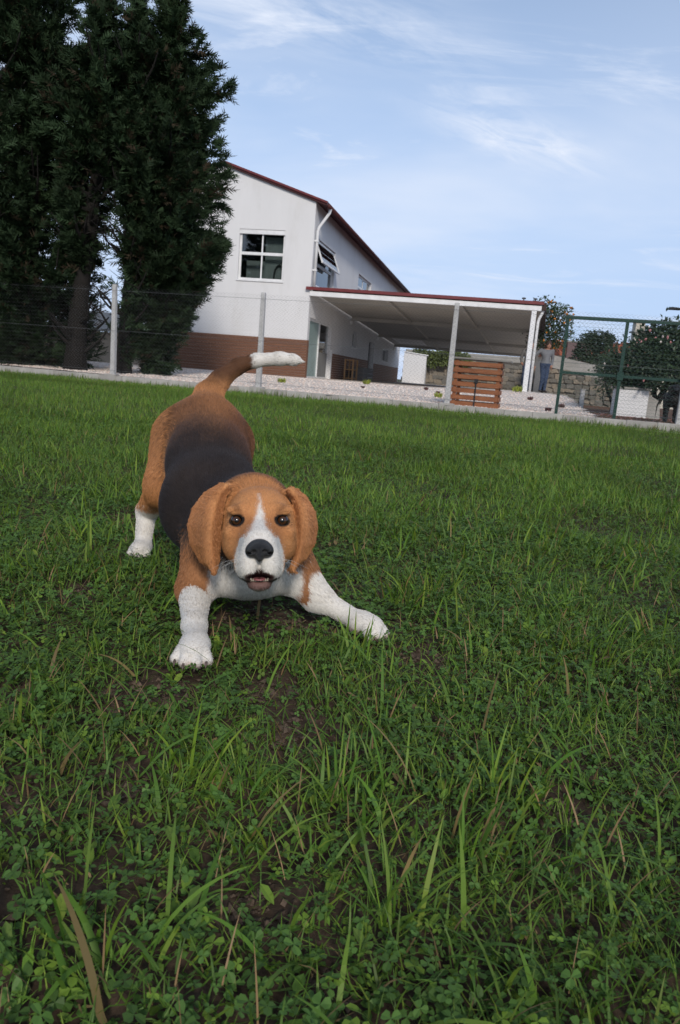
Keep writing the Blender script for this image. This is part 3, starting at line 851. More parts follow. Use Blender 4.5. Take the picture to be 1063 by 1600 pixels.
for yy in (6.9, 14.2, 20.3):
    xe = 7.3 + (8.45 - 7.3) * yy / 20.5
    b = MB(); b.hexa(slab([(.06, yy), (xe - .1, yy), (xe - .1, yy + .1), (.06, yy + .1)], -.14, -.002)); b.build('cross_beam', m_ceil, carport)
    b = MB(); b.box(.002, .12, yy - .05, yy + .16, cz(0, yy) - .32, cz(0, yy) - .145); b.build('bracket', m_frame, carport)
for i, (xf, xb) in enumerate(((2.4, 2.6), (4.75, 5.9))):
    segs = [(.1, 6.88), (7.02, 14.18), (14.32, 20.28)]
    for p, q in segs:
        xa = xf + (xb - xf) * p / 21; xc = xf + (xb - xf) * q / 21
        b = MB(); b.hexa([(xa, p, cz(xa, p) - .09), (xa + .09, p, cz(xa, p) - .09), (xc + .09, q, cz(xc, q) - .09), (xc, q, cz(xc, q) - .09),
                          (xa, p, cz(xa, p) - .003), (xa + .09, p, cz(xa, p) - .003), (xc + .09, q, cz(xc, q) - .003), (xc, q, cz(xc, q) - .003)])
        b.build('rafter', m_ceil, carport)
b = MB(); b.hexa(slab([(.5, 15.2), (2.1, 15.2), (2.1, 19.2), (.5, 19.2)], -.012, -.004)); b.build('painted_skylight', surf('white sheet', (.85, .85, .84)), carport)  # opaque sheet; its white colour stands in for daylight through the roof
b = MB(); b.box(7.02, 7.17, -.05, .09, .36, cz(7.1, 0) - .15); post = b.build('post', m_frame, carport, bevel=.01)
b = MB(); b.box(6.98, 7.21, -.09, .13, .34, .40); b.build('post_foot', m_frame, post)
b = MB(); b.hexa([(7.31, -.06, 2.88), (7.44, -.06, 2.88), (8.65, 20.5, 2.42), (8.52, 20.5, 2.42), (7.31, -.06, 3.10), (7.44, -.06, 3.10), (8.65, 20.5, 2.66), (8.52, 20.5, 2.66)])
b.build('side_gutter', surf('dark brown gutter', (.05, .032, .027)), carport)
MB().tube([(7.37, .06, 2.95), (7.36, .06, 2.86), (7.27, .09, 2.64), (7.25, .09, 2.54), (7.25, .09, .38)], .045, 10).build('downpipe', m_frame, carport, smooth=True)
for xx in (6.75, 7.1):
    b = MB(); b.tube([(xx, .3, cz(xx, .3) + .11), (xx, .3, cz(xx, .3) + .27)], .02, 6); b.box(xx - .06, xx + .06, .27, .33, cz(xx, .3) + .22, cz(xx, .3) + .26); b.build('roof_peg', m_dark, carport)

# slatted wooden rack and grey crate under the carport
rk = tag(empty('wooden_rack', (HO[0] + .19 * 5.2 + .98 * .25, HO[1] + .98 * 5.2 - .19 * .25, .28), HZ), 'light wooden rack standing against the brown planks beside the glazed door', 'rack')
m_pine = surf('pine', (.42, .24, .10), (.33, .18, .075), scale=5, stretch=(1, 1, 8), rough=.6)
for x0 in (0, .32):
    b = MB(); b.box(x0, x0 + .06, 0, .06, 0, .82); b.build('upright', m_pine, rk)
    b = MB(); b.box(x0, x0 + .06, .9, .96, 0, .82); b.build('upright', m_pine, rk)
for z0 in (.06, .40, .77):
    b = MB(); b.box(.062, .318, .0, .96, z0, z0 + .04); b.build('shelf', m_pine, rk)
cr = tag(empty('grey_crate', (HO[0] + .19 * 6.5 + .98 * .3, HO[1] + .98 * 6.5 - .19 * .3, .28), HZ), 'low grey storage crate on the floor just beyond the wooden rack', 'crate')
m_gcr = surf('grey plastic', (.17, .165, .16), (.13, .125, .12), scale=8)
for z0 in (0.0, .17, .34):
    b = MB(); b.box(0, .5, 0, 2.6, z0, z0 + .15); b.build('drawer', m_gcr, cr)
b = MB(); b.box(-.03, .53, -.03, 2.63, .50, .55); b.build('lid', m_gcr, cr)
# ------------------------------------------------------------------ kerb, chain-link fence, green gate
FR = math.atan(-.25)
FO = (0.0, 13.35, 0.0)
kerb = tag(empty('kerb_wall', FO, FR), 'low grey concrete block kerb under the wire fence', 'kerb wall')
m_conc = surf('concrete', (.42, .40, .37), (.33, .315, .29), scale=5, rough=.9, bump=.5, bscale=70, stain=(.24, .22, .19), stain_scale=1.6)
m_conc2 = surf('concrete', (.36, .345, .32), (.29, .27, .25), scale=5, rough=.9, bump=.5, bscale=70, stain=(.27, .21, .15), stain_scale=1.1)
x = -9.4
while x < 8.4:
    w = rng.uniform(.44, .52)
    d = rng.uniform(-.006, .006)
    b = MB(); b.box(x + .003, x + w - .003, -.06 + d, .07 + d, -.05, .13 + rng.uniform(-.004, .004)); b.build('block', m_conc if rng.random() < .65 else m_conc2, kerb, bevel=.006)
    x += w
b = MB(); b.box(-9.4, 8.4, -.045, .055, -.06, .118); b.build('mortar_core', m_conc2, kerb)

fence = tag(empty('wire_fence', FO, FR), 'tall chain-link fence with pale concrete posts across the garden', 'fence')
m_post = surf('pale concrete post', (.52, .51, .50), (.44, .43, .42), scale=9, rough=.85, bump=.4, bscale=60, stain=(.36, .35, .33), stain_scale=3)
m_wire = surf('galvanised wire', (.15, .155, .16), (.11, .115, .12), scale=30, rough=.5, metal=.3)
POSTX = [-7.75, -4.79, -1.76, 1.745, 5.5, 8.2]
for px in POSTX:
    b = MB(); b.hexa([(px - .047, .0, .02), (px + .047, .0, .02), (px + .047, .10, .02), (px - .047, .10, .02), (px - .038, .012, 1.84), (px + .038, .012, 1.84), (px + .038, .09, 1.84), (px - .038, .09, 1.84)])
    b.build('post', m_post, fence, bevel=.008)
for px in POSTX[1:4]:
    b = MB(); b.box(px - .13, px + .13, -.075, .085, -.05, .15); b.build('post_footing', m_conc2, fence, bevel=.01)
def chain(name, x0, x1, z0, z1, p, rad, mat, parent, y=-.015):
    cols = int((x1 - x0) / p); rows = int(round((z1 - z0) / (p * .5)))
    V = []; F = []
    i = np.arange(cols)
    z = z0 + np.arange(rows + 1) * (z1 - z0) / rows
    zig = (np.arange(rows + 1) % 2)
    X = x0 + (i[:, None] + np.where((i[:, None] * 0 + zig[None]) == 1, 1.02, -.02)) * p
    Y = y + np.where(zig[None] == 1, .0035, -.0035) + 0 * X
    Z = z[None] + 0 * X
    C = np.stack([X, Y, Z], -1)
    ang = np.array([0.5, 2.594, 4.689])
    off = np.stack([np.cos(ang) * rad, np.sin(ang) * rad, 0 * ang], -1)
    VV = (C[:, :, None, :] + off[None, None]).reshape(-1, 3)
    b = (np.arange(cols)[:, None] * (rows + 1) + np.arange(rows)[None]).ravel()[:, None] * 3
    Q = np.concatenate([b + np.array([j, (j + 1) % 3, (j + 1) % 3 + 3, j + 3]) for j in range(3)])
    o = np_mesh(name, VV, Q, mat, parent)
    return tag(o, kind='stuff')
chain('wire_mesh', -9.3, 8.3, .14, 1.80, .07, .0027, m_wire, fence)
for z in (.22, .98, 1.72):
    MB().tube([(-9.3, -.018, z), (8.3, -.018, z)], .0024, 5).build('line_wire', m_wire, fence)
# green-painted gate frame on the right, just behind the wire
gate = tag(empty('green_gate', FO, FR), 'green metal gate frame with wire mesh at the right end of the fence', 'gate')
m_green = surf('green paint', (.012, .050, .036), (.009, .038, .028), scale=6, rough=.5)
m_gwire = surf('green wire', (.05, .11, .085), (.04, .09, .07), scale=30, rough=.5)
YG = .17
G0, G1, G2 = 3.585, 4.52, 7.4
for gx_ in (G0, G1, G2):
    b = MB(); b.box(gx_ - .025, gx_ + .025, YG - .025, YG + .025, .06, 1.69); b.build('upright', m_green, gate)
b = MB(); b.box(G0 - .06, G2 + .1, YG - .03, YG + .03, 1.692, 1.745); b.build('top_rail', m_green, gate)
for p, q in ((G0, G1), (G1, G2)):
    b = MB(); b.box(p + .027, q - .027, YG - .02, YG + .02, .80, .845); b.build('middle_rail', m_green, gate)
b = MB(); b.box(G1 - .05, G1 + .05, YG - .045, YG - .027, .76, .89); b.build('lock_plate', m_green, gate)
chain('gate_mesh', G0, G2, .12, 1.69, .062, .0018, m_gwire, gate, y=YG)
hl = MB()
for k in range(26):
    z = .14 + k * .06
    hl.box(G0, G2, YG + .006, YG + .0085, z, z + .0025)
tag(hl.build('gate_bars', m_gwire, gate), kind='stuff')

# slatted wooden housing just behind the fence
hs = tag(empty('slatted_box', (1.82, 13.28, .06), FR), 'reddish brown slatted wooden box with a grey lid behind the fence', 'wooden box')
m_slat = surf('stained slat', (.33, .125, .05), (.22, .078, .032), scale=6, rough=.6, bump=.4, bscale=50, stretch=(.8, 2, 7), stain=(.13, .045, .025), stain_scale=2)
W_, D_ = .80, .74
for k in range(7):
    z = .05 + k * .118
    def slat(x0, x1, y0, y1):
        b = MB(); zz = z + rng.uniform(-.006, .006); b.box(x0, x1, y0, y1, zz, zz + .078); b.build('slat', m_slat, hs, bevel=.004)
    slat(0, W_, -.022, 0); slat(W_ + .001, W_ + .023, -.02, D_); slat(-.023, -.001, -.02, D_); slat(0, W_, D_ + .001, D_ + .023)
for x_ in (.0, W_ - .06):
    for y_ in (.002, D_ - .062):
        b = MB(); b.box(x_, x_ + .06, y_, y_ + .06, .0, .86); b.build('corner_post', m_slat, hs)
b = MB(); b.hexa([(-.05, -.05, .872), (W_ + .16, -.05, .865), (W_ + .16, D_ + .06, .872), (-.05, D_ + .06, .88), (-.05, -.05, .90), (W_ + .16, -.05, .893), (W_ + .16, D_ + .06, .90), (-.05, D_ + .06, .908)])
b.build('lid', surf('weathered grey lid', (.27, .255, .23), (.21, .20, .18), scale=5, rough=.8), hs)
b = MB(); b.box(W_ * .5 - .012, W_ * .5 + .012, -.040, -.024, .02, .52); b.box(W_ * .5 - .03, W_ * .5 + .03, -.05, -.024, .47, .54); b.build('latch_bar', surf('black iron', (.02, .02, .022), rough=.5), hs)

# small cushions of plants dotted in the gravel
def tuft_mesh(name, n, r, h, col, mat, parent=None):
    a = rng.uniform(0, 6.28, n); q = np.sqrt(rng.random(n)) * r * .6
    P = np.stack([q * np.cos(a), q * np.sin(a), rng.uniform(0, h * .3, n)], 1)
    c = np.array(col) * rng.uniform(.6, 1.35, (n, 1))
    V, F, C = blades(P, rng.uniform(.5, 1, n) * h, rng.uniform(.012, .024, n), rng.uniform(.2, 1.1, n), a + rng.normal(0, .5, n), 3, c)
    V[:, 2] -= 0.0
    return np_mesh(name, V, F, mat, parent, C)
m_plant = attr_mat('plant leaf', rough=.55, transl=.25)
PL = [(-1.562, 17.0, .13, 'y'), (.434, 20.0, .16, 'y'), (1.90, 16.0, .13, 'y'), (4.786, 21.5, .22, 'y'), (1.95, 19.2, .09, 'r'), (2.7, 20.2, .08, 'r'), (-2.75, 16.2, .07, 'r'), (4.5, 15.8, .10, 'r'), (3.72, 13.9, .09, 'r'), (4.3, 17.8, .10, 'r'), (.3, 17.5, .06, 'r'), (2.1, 17.8, .07, 'r'), (-3.3, 18.4, .08, 'r')]
where = {0: 'bright yellow-green tussock in the gravel left of the middle fence post', 1: 'yellow-green tussock in the gravel below the carport doorway', 2: 'yellow-green tussock in the gravel just left of the slatted box',
         3: 'largest yellow-green tussock, by the foot of the white carport post'}
heath = ['reddish clump in the gravel just left of the middle fence post, upper one', 'reddish clump hidden behind the right fence post, upper gravel', 'reddish clump in the gravel under the tail of the beagle',
         'reddish clump in the gravel just right of the gate upright', 'reddish clump close to the foot of the left gate upright', 'reddish clump in the gravel right of the white carport post',
         'smallest reddish clump, in the gravel below the wooden rack', 'reddish clump in the gravel beside the yellow-green tussock left of the slatted box', 'reddish clump in the gravel at the left, nearest the cypresses']
for i, (px, py, r, kd) in enumerate(PL):
    o = tuft_mesh('tussock' if kd == 'y' else 'heather_plant', 90, r, r * .85, (.30, .34, .05) if kd == 'y' else (.13, .06, .055), m_plant)
    o.location = (px, py, float(gravel_z(np.array([px]), np.array([py]))[0]))
    if kd == 'y': tag(o, where[i], 'plant', 'tussocks in the gravel')
    else: tag(o, heath[i - 4], 'plant', 'reddish clumps in the gravel')
# flat stone step beside the carport post
st = tag(empty('stone_step', (5.9, 24.1, .35), -.1), 'flat grey stone step under the feet of the woman', 'step')
for k, (a0, a1) in enumerate(((-.35, .1), (.11, .6), (.61, 1.05))):
    b = MB(); b.box(a0, a1, -.2 - .02 * k, .65, -.1, .075 - .01 * k); b.build('slab', m_conc2, st, bevel=.015)

# ------------------------------------------------------------------ rubble stone walls
m_stone = [surf('rubble stone', c, tuple(q * .6 for q in c), scale=4, rough=.95, bump=.8, bscale=30, stain=(.10, .10, .07), stain_scale=2.5) for c in ((.26, .225, .18), (.20, .185, .16), (.30, .25, .19), (.17, .155, .13))]
m_mortar = surf('mortar', (.10, .09, .078), (.07, .063, .055), scale=10, rough=.95)
m_cap = surf('cement band', (.34, .325, .30), (.26, .25, .23), scale=2, rough=.9, bump=.4, bscale=25, stain=(.18, .17, .14), stain_scale=.9)
stone_meshes = []
for k in range(14):
    bm = bmesh.new(); bmesh.ops.create_cube(bm, size=1.0)
    bmesh.ops.bevel(bm, geom=list(bm.edges), offset=.17, segments=1, affect='EDGES')
    for v in bm.verts: v.co += Vector(rng.normal(0, .06, 3))
    me = bpy.data.meshes.new('stone'); bm.to_mesh(me); bm.free(); me.materials.append(m_stone[k % 4]); stone_meshes.append(me)
def stone_wall(label, loc, rot, length, z0, top, cap, sw_, sh_, name='stone_wall'):
    w = tag(empty(name, loc, rot), label, 'stone wall')
    b = MB(); b.hexa([(0, 0, z0), (length, 0, z0), (length, .4, z0), (0, .4, z0), (0, 0, top(0) - .02), (length, 0, top(length) - .02), (length, .4, top(length) - .02), (0, .4, top(0) - .02)])
    b.build('core', m_mortar, w)
    z = z0
    while z < max(top(0), top(length)) - cap - .02:
        x = rng.uniform(-sw_ * .5, 0)
        while x < length:
            ww = sw_ * rng.uniform(.6, 1.45); hh = sh_ * rng.uniform(.8, 1.2)
            if z + sh_ * .8 < top(np.clip(x, 0, length)) - cap:
                o = bpy.data.objects.new('stone', stone_meshes[rng.integers(0, 14)]); COL.objects.link(o); o.parent = w
                o.location = (x + ww / 2, .02, z + sh_ / 2 + rng.uniform(-.15, .15) * sh_); o.scale = (ww * 1.02, rng.uniform(.13, .2), hh)
                o.rotation_euler = (rng.normal(0, .06), rng.normal(0, .12), rng.normal(0, .05))
            x += ww
        z += sh_ * .98
    if cap:
        b = MB(); b.hexa([(0, -.035, top(0) - cap), (length, -.035, top(length) - cap), (length, .44, top(length) - cap), (0, .44, top(0) - cap), (0, -.035, top(0)), (length, -.035, top(length)), (length, .44, top(length)), (0, .44, top(0))])
        b.build('cement_band', m_cap, w)
    return w
stone_wall('rubble stone wall with cement band behind the woman and gate', (6.75, 25.9, 0), -.12, 3.5, -.02, lambda x: 1.72 - .16 * x, .42, .21, .16)
stone_wall('far rubble stone wall closing the yard behind the slatted box', (3.6, 51, 0), 0, 13, .1, lambda x: 2.5 + .01 * x, .4, .42, .28)
# ------------------------------------------------------------------ cypresses on the left
m_bark = surf('cypress bark', (.018, .015, .013), (.010, .009, .008), scale=6, rough=.95, bump=1.0, bscale=14, stretch=(4, 4, .6))
m_cyp = attr_mat('cypress foliage', rough=.7, spec=.15, transl=.15)
def sprays(P, D, ln, col, droop=.25, k=9):
    n = len(P)
    r = rng.normal(0, 1, (n, 3)); S = np.cross(D, r); S /= np.linalg.norm(S, axis=1, keepdims=True); U = np.cross(S, D)
    tr = []
    for j in range(k):
        s = (j + .3) / k
        sgn = 1 if j % 2 else -1
        base = P + D * (ln * s)[:, None] + np.array([0, 0, -1.0]) * (ln * droop * s * s)[:, None]
        d = D * .75 + S * sgn * .65 + U * rng.normal(0, .3, (n, 1)) + np.array([0, 0, -.1])
        if j == k - 1: d = D + rng.normal(0, .1, (n, 3))
        d /= np.linalg.norm(d, axis=1, keepdims=True)
        L_ = ln * (.58 - .3 * s) * rng.uniform(.7, 1.2, n)
        w = (S * .6 * -sgn + D * .5); w /= np.linalg.norm(w, axis=1, keepdims=True)
        wd = (.022 + .07 * ln * (1 - .5 * s))[:, None]
        tr.append(np.stack([base - w * wd * .5, base + w * wd * .5, base + d * L_[:, None] + np.array([0, 0, -.06]) * L_[:, None]], 1))
    V = np.stack(tr, 1).reshape(-1, 3)
    F = np.arange(len(V)).reshape(-1, 3)
    return V, F, np.repeat(col, k * 3, 0)
def cypress(label, x, y, H, prof, n, lean=(0, 0), trunk_r=.16, clear=0.0, mask=None, seed=1, limbs=18, trunk_top=.75):
    t = tag(empty('cypress_tree', (x, y, .08), 0), label, 'tree', 'cypresses at the left of the fence')
    zs = np.linspace(0, H * trunk_top, 12)
    wob = np.stack([lean[0] * zs / H + .05 * np.sin(zs * 1.1 + seed), lean[1] * zs / H + .04 * np.cos(zs * .9 + seed), zs - .1], 1)
    tm = MB(); tm.tube(wob, [trunk_r * (1.25 if i == 0 else 1) * (1 - .8 * i / 12) for i in range(12)], 10)
    for i in range(limbs):
        z = rng.uniform(.35, H * .72); a = rng.uniform(0, 6.28)
        R = np.interp(z, prof[0], prof[1])
        b0 = np.array([np.interp(z, zs, wob[:, 0]), np.interp(z, zs, wob[:, 1]), z])
        L_ = max(R, .7) * rng.uniform(.7, 1.0)
        p = [b0 + np.array([math.cos(a), math.sin(a), 0]) * L_ * s + np.array([0, 0, 1]) * (L_ * (.15 * s + .65 * s * s)) + rng.normal(0, .02, 3) for s in np.linspace(0, 1, 6)]
        tm.tube(p, [trunk_r * .28 * (1 - .85 * s) + .004 for s in np.linspace(0, 1, 6)], 6, cap=False)
        for j in range(3):
            q0 = Vector(p[2 + j % 3]); dd = Vector(rng.normal(0, .35, 3)); dd.z = abs(dd.z) * .6
            tm.tube([q0, q0 + dd * .5, q0 + dd + Vector((0, 0, .1))], [.012, .008, .003], 4, cap=False)
    tm.build('trunk', m_bark, t, smooth=True)
    # plumes: upswept branch ends, each a sheaf of sprays
    npl = n // 42
    z = rng.uniform(clear, H, npl * 6)
    R = np.interp(z, prof[0], prof[1])
    keep = rng.random(len(z)) < np.clip(R / max(prof[1]), .16, 1)
    z = z[keep][:npl * 2]; R = np.interp(z, prof[0], prof[1]); npl = len(z)
    th = rng.uniform(0, 6.283, npl)
    P3 = np.stack([np.cos(th) * 1.2, np.sin(th) * 1.2, z * .9 + seed * 7], 1)
    lump = .55 + .75 * vnoise(P3, 1.5, seed)
    cx = np.interp(z, zs, wob[:, 0]); cy = np.interp(z, zs, wob[:, 1])
    rad = np.stack([np.cos(th), np.sin(th), 0 * th], 1)
    tilt = rng.uniform(.25, .95, npl) + 1.6 * sstep(H * .82, H * .98, z)
    A = rad + np.array([0, 0, 1.0]) * tilt[:, None] + rng.normal(0, .18, (npl, 3)); A /= np.linalg.norm(A, axis=1, keepdims=True)
    plen = np.clip(.34 + .5 * R, .36, 1.1) * rng.uniform(.7, 1.3, npl)
    tip = np.stack([cx, cy, z], 1) + rad * (R * lump * np.where(rng.random(npl) < .3, .6, 1.0))[:, None]
    per = 21
    pi = np.repeat(np.arange(npl), per)
    t_ = rng.random(len(pi)) ** .8
    lat = rng.normal(0, 1, (len(pi), 3)); lat -= A[pi] * (lat * A[pi]).sum(1, keepdims=True)
    P = tip[pi] - A[pi] * (plen[pi] * (1 - t_))[:, None] + lat * (.17 * plen[pi] * (1.05 - t_))[:, None]
    m = len(P)
    D = A[pi] * 1.0 + lat * .38 + rng.normal(0, .12, (m, 3)); D /= np.linalg.norm(D, axis=1, keepdims=True)
    if mask is not None:
        k = mask(P + np.array([x, y, 0])); P, D, pi = P[k], D[k], pi[k]; m = len(P)
    shade = rng.uniform(.7, 1.3, npl)[pi]
    ln = rng.uniform(.16, .36, m)
    pc = vnoise(P, 1.7, seed + 9) * shade
    col = np.array([.024, .043, .019]) * (.55 + .9 * pc)[:, None] * rng.uniform(.75, 1.3, (m, 1))
    br = rng.random(m) < .06
    col[br] = np.array([.045, .033, .02])
    V, F, C = sprays(P - D * (ln * .4)[:, None], D, ln, col)
    np_mesh('crown', V, F, m_cyp, t, C)
    return t
def gap(P):
    x, y, z = P.T
    g = (x > -5.55 + .1 * np.sin(z * 3)) & (x < -4.74) & (z < 4.1 + .25 * np.sin(x * 9))
    g2 = (x > -4.75) & (x < -4.35) & (z < 3.6) & (z > .7) & (y < 16.6)
    return ~(g & (rng.random(len(x)) < .96)) & ~(g2 & (rng.random(len(x)) < .35))
cypress('leftmost tall cypress, broad and nearly black, cut by the picture edge', -8.0, 15.9, 10.5, ([0, .6, 2, 5, 8, 10.5], [.7, 1.3, 1.55, 1.6, 1.1, .1]), 9000, seed=1, trunk_r=.2)
cypress('dense dark cypress second from the left, foliage down to the kerb', -6.9, 16.3, 9.9, ([0, .5, 1.5, 3, 5, 7.5, 9.9], [.7, 1.2, 1.5, 1.6, 1.6, 1.1, .1]), 13000, mask=gap, seed=2, trunk_r=.16)
cypress('cypress with the thickest bare trunk, left of the gap of sky', -5.76, 15.6, 8.0, ([0, 2.2, 3.2, 4.4, 5.5, 6.3, 7.0, 8.0], [.05, .25, .7, 1.05, 1.05, .62, .32, .10]), 8500, mask=gap, clear=1.6, lean=(.65, 0), seed=3, trunk_r=.22, limbs=34)
cypress('cypress with a bare trunk right of the gap of sky, thin spire on top', -4.72, 15.65, 8.3, ([0, .8, 3, 4.2, 5.2, 6.2, 6.9, 7.6, 8.3], [.05, .35, .7, .9, .9, .55, .27, .2, .1]), 8500, mask=gap, clear=.4, lean=(.15, 0), seed=4, trunk_r=.16, limbs=34)
cypress('rightmost cypress, feathery crown spreading in front of the white gable', -4.2, 16.2, 8.2, ([0, .45, 1.0, 1.5, 2.0, 2.5, 2.9, 4.2, 5.2, 5.85, 6.6, 7.1, 7.6, 8.2], [.42, .5, .6, .85, 1.05, 1.3, 1.48, 1.46, 1.26, 1.2, .74, .38, .22, .1]), 13500, mask=gap, seed=6, lean=(.12, 0), trunk_r=.13)

# ------------------------------------------------------------------ broad-leaved bushes and trees
m_leaf = attr_mat('glossy leaf', rough=.45, spec=.35, transl=.2)
def leaf_cloud(lumps, n, size, col, up=.3):
    """lumps: (centre, radii); leaves sit mostly near the lump surface"""
    w = np.array([np.prod(r) ** .67 for _, r in lumps]); pick = rng.choice(len(lumps), n, p=w / w.sum())
    c = np.array([l[0] for l in lumps])[pick]; r = np.array([l[1] for l in lumps])[pick]
    d = rng.normal(0, 1, (n, 3)); d /= np.linalg.norm(d, axis=1, keepdims=True)
    rad = (.45 + .6 * rng.random(n) ** .5) * np.where(rng.random(n) < .12, rng.uniform(1.05, 1.35, n), 1) * (.75 + .5 * vnoise(d * 1.5 + c, 2.3, 3))
    P = c + d * r * rad[:, None]
    ax = d * .6 + rng.normal(0, .6, (n, 3)) + np.array([0, 0, -.15]); ax /= np.linalg.norm(ax, axis=1, keepdims=True)
    s = np.cross(ax, d + rng.normal(0, .5, (n, 3))); s /= np.linalg.norm(s, axis=1, keepdims=True)
    L_ = size * rng.uniform(.6, 1.3, (n, 1))
    nn = np.cross(ax, s)
    V = np.stack([P, P + ax * L_ * .5 + s * L_ * .28 + nn * L_ * .08, P + ax * L_, P + ax * L_ * .5 - s * L_ * .28 + nn * L_ * .08], 1)
    C = np.array(col) * (.6 + .8 * vnoise(P, 3.0, 7))[:, None] * rng.uniform(.7, 1.35, (n, 1))
    Q = np.arange(n * 4).reshape(-1, 4)
    return V.reshape(-1, 3), Q, np.repeat(C, 4, 0)
def balls(name, P, r, col, mat, parent):
    o = rocks(name, P, np.full(len(P), 1.0) * r, np.tile(np.array(col), (len(P), 1)) * rng.uniform(.8, 1.15, (len(P), 1)), mat, 1.0)
    o.parent = parent
    return tag(o, kind='stuff')
def tree(name, label, cat, loc, stems, lumps, n, size, col, group=None):
    t = tag(empty(name, loc), label, cat, group)
    if stems:
        b = MB()
        for pts, r in stems: b.tube(pts, list(np.linspace(r, r * .35, len(pts))), 8)
        b.build('trunk', m_bark, t, smooth=True)
    V, Q, C = leaf_cloud([(np.array(c), np.array(r)) for c, r in lumps], n, size, col)
    np_mesh('crown', V, Q, m_leaf, t, C)
    return t
m_flower = attr_mat('petals', rough=.6)
# camellia with a forked trunk
cam_l = [((-.35, 0, 1.15), (.55, .5, .42)), ((.1, .1, 1.45), (.6, .55, .5)), ((.55, .1, 1.25), (.6, .5, .5)), ((.7, .0, 1.7), (.5, .45, .45)), ((-.75, .1, .95), (.38, .35, .3)), ((.15, -.1, .85), (.7, .4, .25)), ((1.0, 0, .95), (.6, .5, .45)), ((1.15, .1, 1.5), (.55, .5, .6)), ((-.15, .1, 1.62), (.3, .3, .22))]
camt = tree('camellia_tree', 'dark camellia tree with pink and white blooms and forked trunk, right', 'tree', (6.28, 15.4, .08),
            [([(0, 0, -.05), (.02, 0, .3), (.15, 0, .6), (.4, 0, 1.1)], .11), ([(0, 0, .15), (-.15, 0, .42), (-.45, 0, .68), (-.7, .05, .9)], .07), ([(.02, 0, .25), (-.05, .05, .7), (-.1, .05, 1.2)], .06)],
            cam_l, 17000, .095, (.028, .048, .022))
P = np.array([np.array(c) + (lambda d: d / np.linalg.norm(d))(np.array([rng.normal(0, 1), -abs(rng.normal(.6, .6)), rng.normal(0, .8)])) * np.array(r) * 1.12 for c, r in [cam_l[i] for i in rng.integers(0, len(cam_l), 72)]])
balls('blossom', P[:44], .030, (.60, .26, .26), m_flower, camt); balls('blossom', P[44:], .026, (.68, .60, .55), m_flower, camt)
# leafy shrub joining it on the left, in front of the stone wall
tree('leafy_shrub', 'dull green leafy shrub between the stone wall and the camellia', 'shrub', (6.55, 18.6, .08), [([(0, 0, 0), (.05, 0, .7), (.1, 0, 1.2)], .06), ([(0, 0, .2), (-.25, 0, .7), (-.3, 0, 1.1)], .04)],
     [((-.1, 0, .85), (.42, .35, .45)), ((.3, 0, 1.05), (.4, .35, .4)), ((-.32, 0, 1.15), (.28, .3, .25)), ((.45, 0, .75), (.3, .3, .35))], 2200, .08, (.035, .05, .026))
# clipped dark shrub standing above the wall
tree('clipped_shrub', 'square clipped dark shrub standing above the stone wall', 'shrub', (8.62, 26.9, .1), [([(0, 0, 0), (0, 0, 1.4)], .08)],
     [((-.32, 0, 2.0), (.42, .4, .5)), ((.3, 0, 2.05), (.42, .4, .48)), ((0, 0, 2.3), (.55, .4, .32)), ((-.45, 0, 1.45), (.4, .4, .5)), ((.4, 0, 1.45), (.5, .4, .5)), ((.85, 0, 1.35), (.35, .4, .4))], 9000, .085, (.030, .046, .022))
# orange tree
ora_l = [((0, 0, 2.9), (.75, .7, .75)), ((.3, 0, 3.3), (.55, .5, .5)), ((-.4, 0, 3.4), (.6, .5, .55)), ((.35, 0, 2.5), (.55, .5, .5)), ((-.3, 0, 2.4), (.6, .5, .5))]
orat = tree('orange_tree', 'orange tree laden with fruit rising behind the carport edge', 'tree', (7.7, 30.0, .1), [([(0, 0, 0), (.05, 0, 1.2), (0, 0, 2.4)], .09)], ora_l, 4200, .10, (.036, .062, .022))
P = np.array([np.array(c) + (lambda d: d / np.linalg.norm(d))(np.array([rng.normal(.3, 1), -abs(rng.normal(.5, .6)), rng.normal(-.2, .8)])) * np.array(r) for c, r in [ora_l[i] for i in rng.integers(0, 5, 44)]])
balls('fruit', P, .055, (.62, .22, .02), attr_mat('orange skin', rough=.5), orat)
# hedge over the far wall
tree('ivy_hedge', 'pale green hedge spilling over the far stone wall', 'hedge', (6.0, 50.5, .1), [], [((i * .7, 0, 2.0 + .15 * math.sin(i * 2)), (.6, .4, .5)) for i in range(-2, 3)], 4200, .16, (.10, .13, .035))
# far trees that close the horizon
for (tx, ty, h), lb in zip(((-30, 70, 3.2), (-24, 74, 3.0), (24, 72, 4.0), (31, 76, 4.4)),
        ('low rounded tree far behind, at the left picture edge', 'low rounded tree far behind the gap between the cypress trunks', 'low rounded tree far beyond the clipped shrub', 'low rounded tree far beyond the camellia')):
    tree('garden_tree', lb, 'tree', (tx, ty, -.05), [([(0, 0, 0), (0, 0, h * .5)], .2)],
         [((-1.2, 0, h * .55), (1.8, 1.5, h * .42)), ((1.3, 0, h * .5), (1.9, 1.5, h * .4)), ((0, 0, h * .7), (1.5, 1.4, h * .3))], 1500, .4, (.045, .06, .03), 'far garden trees')
# ------------------------------------------------------------------ the beagle in a play bow
H0 = np.array([-0.134, 1.214, 0.248])                    # between the eyes
hz = np.array([0.0, 0.0, 0.5]) - H0; hz /= np.linalg.norm(hz)
hx = np.array([0.997, 0.015, 0.078]); hx -= hz * (hx @ hz); hx /= np.linalg.norm(hx)
hy = np.cross(hz, hx)
HR = np.stack([hx, hy, hz], 1)                           # head axes: right in view, up, muzzle forward
def hp(x, y, z): return H0 + HR @ np.array([x, y, z])

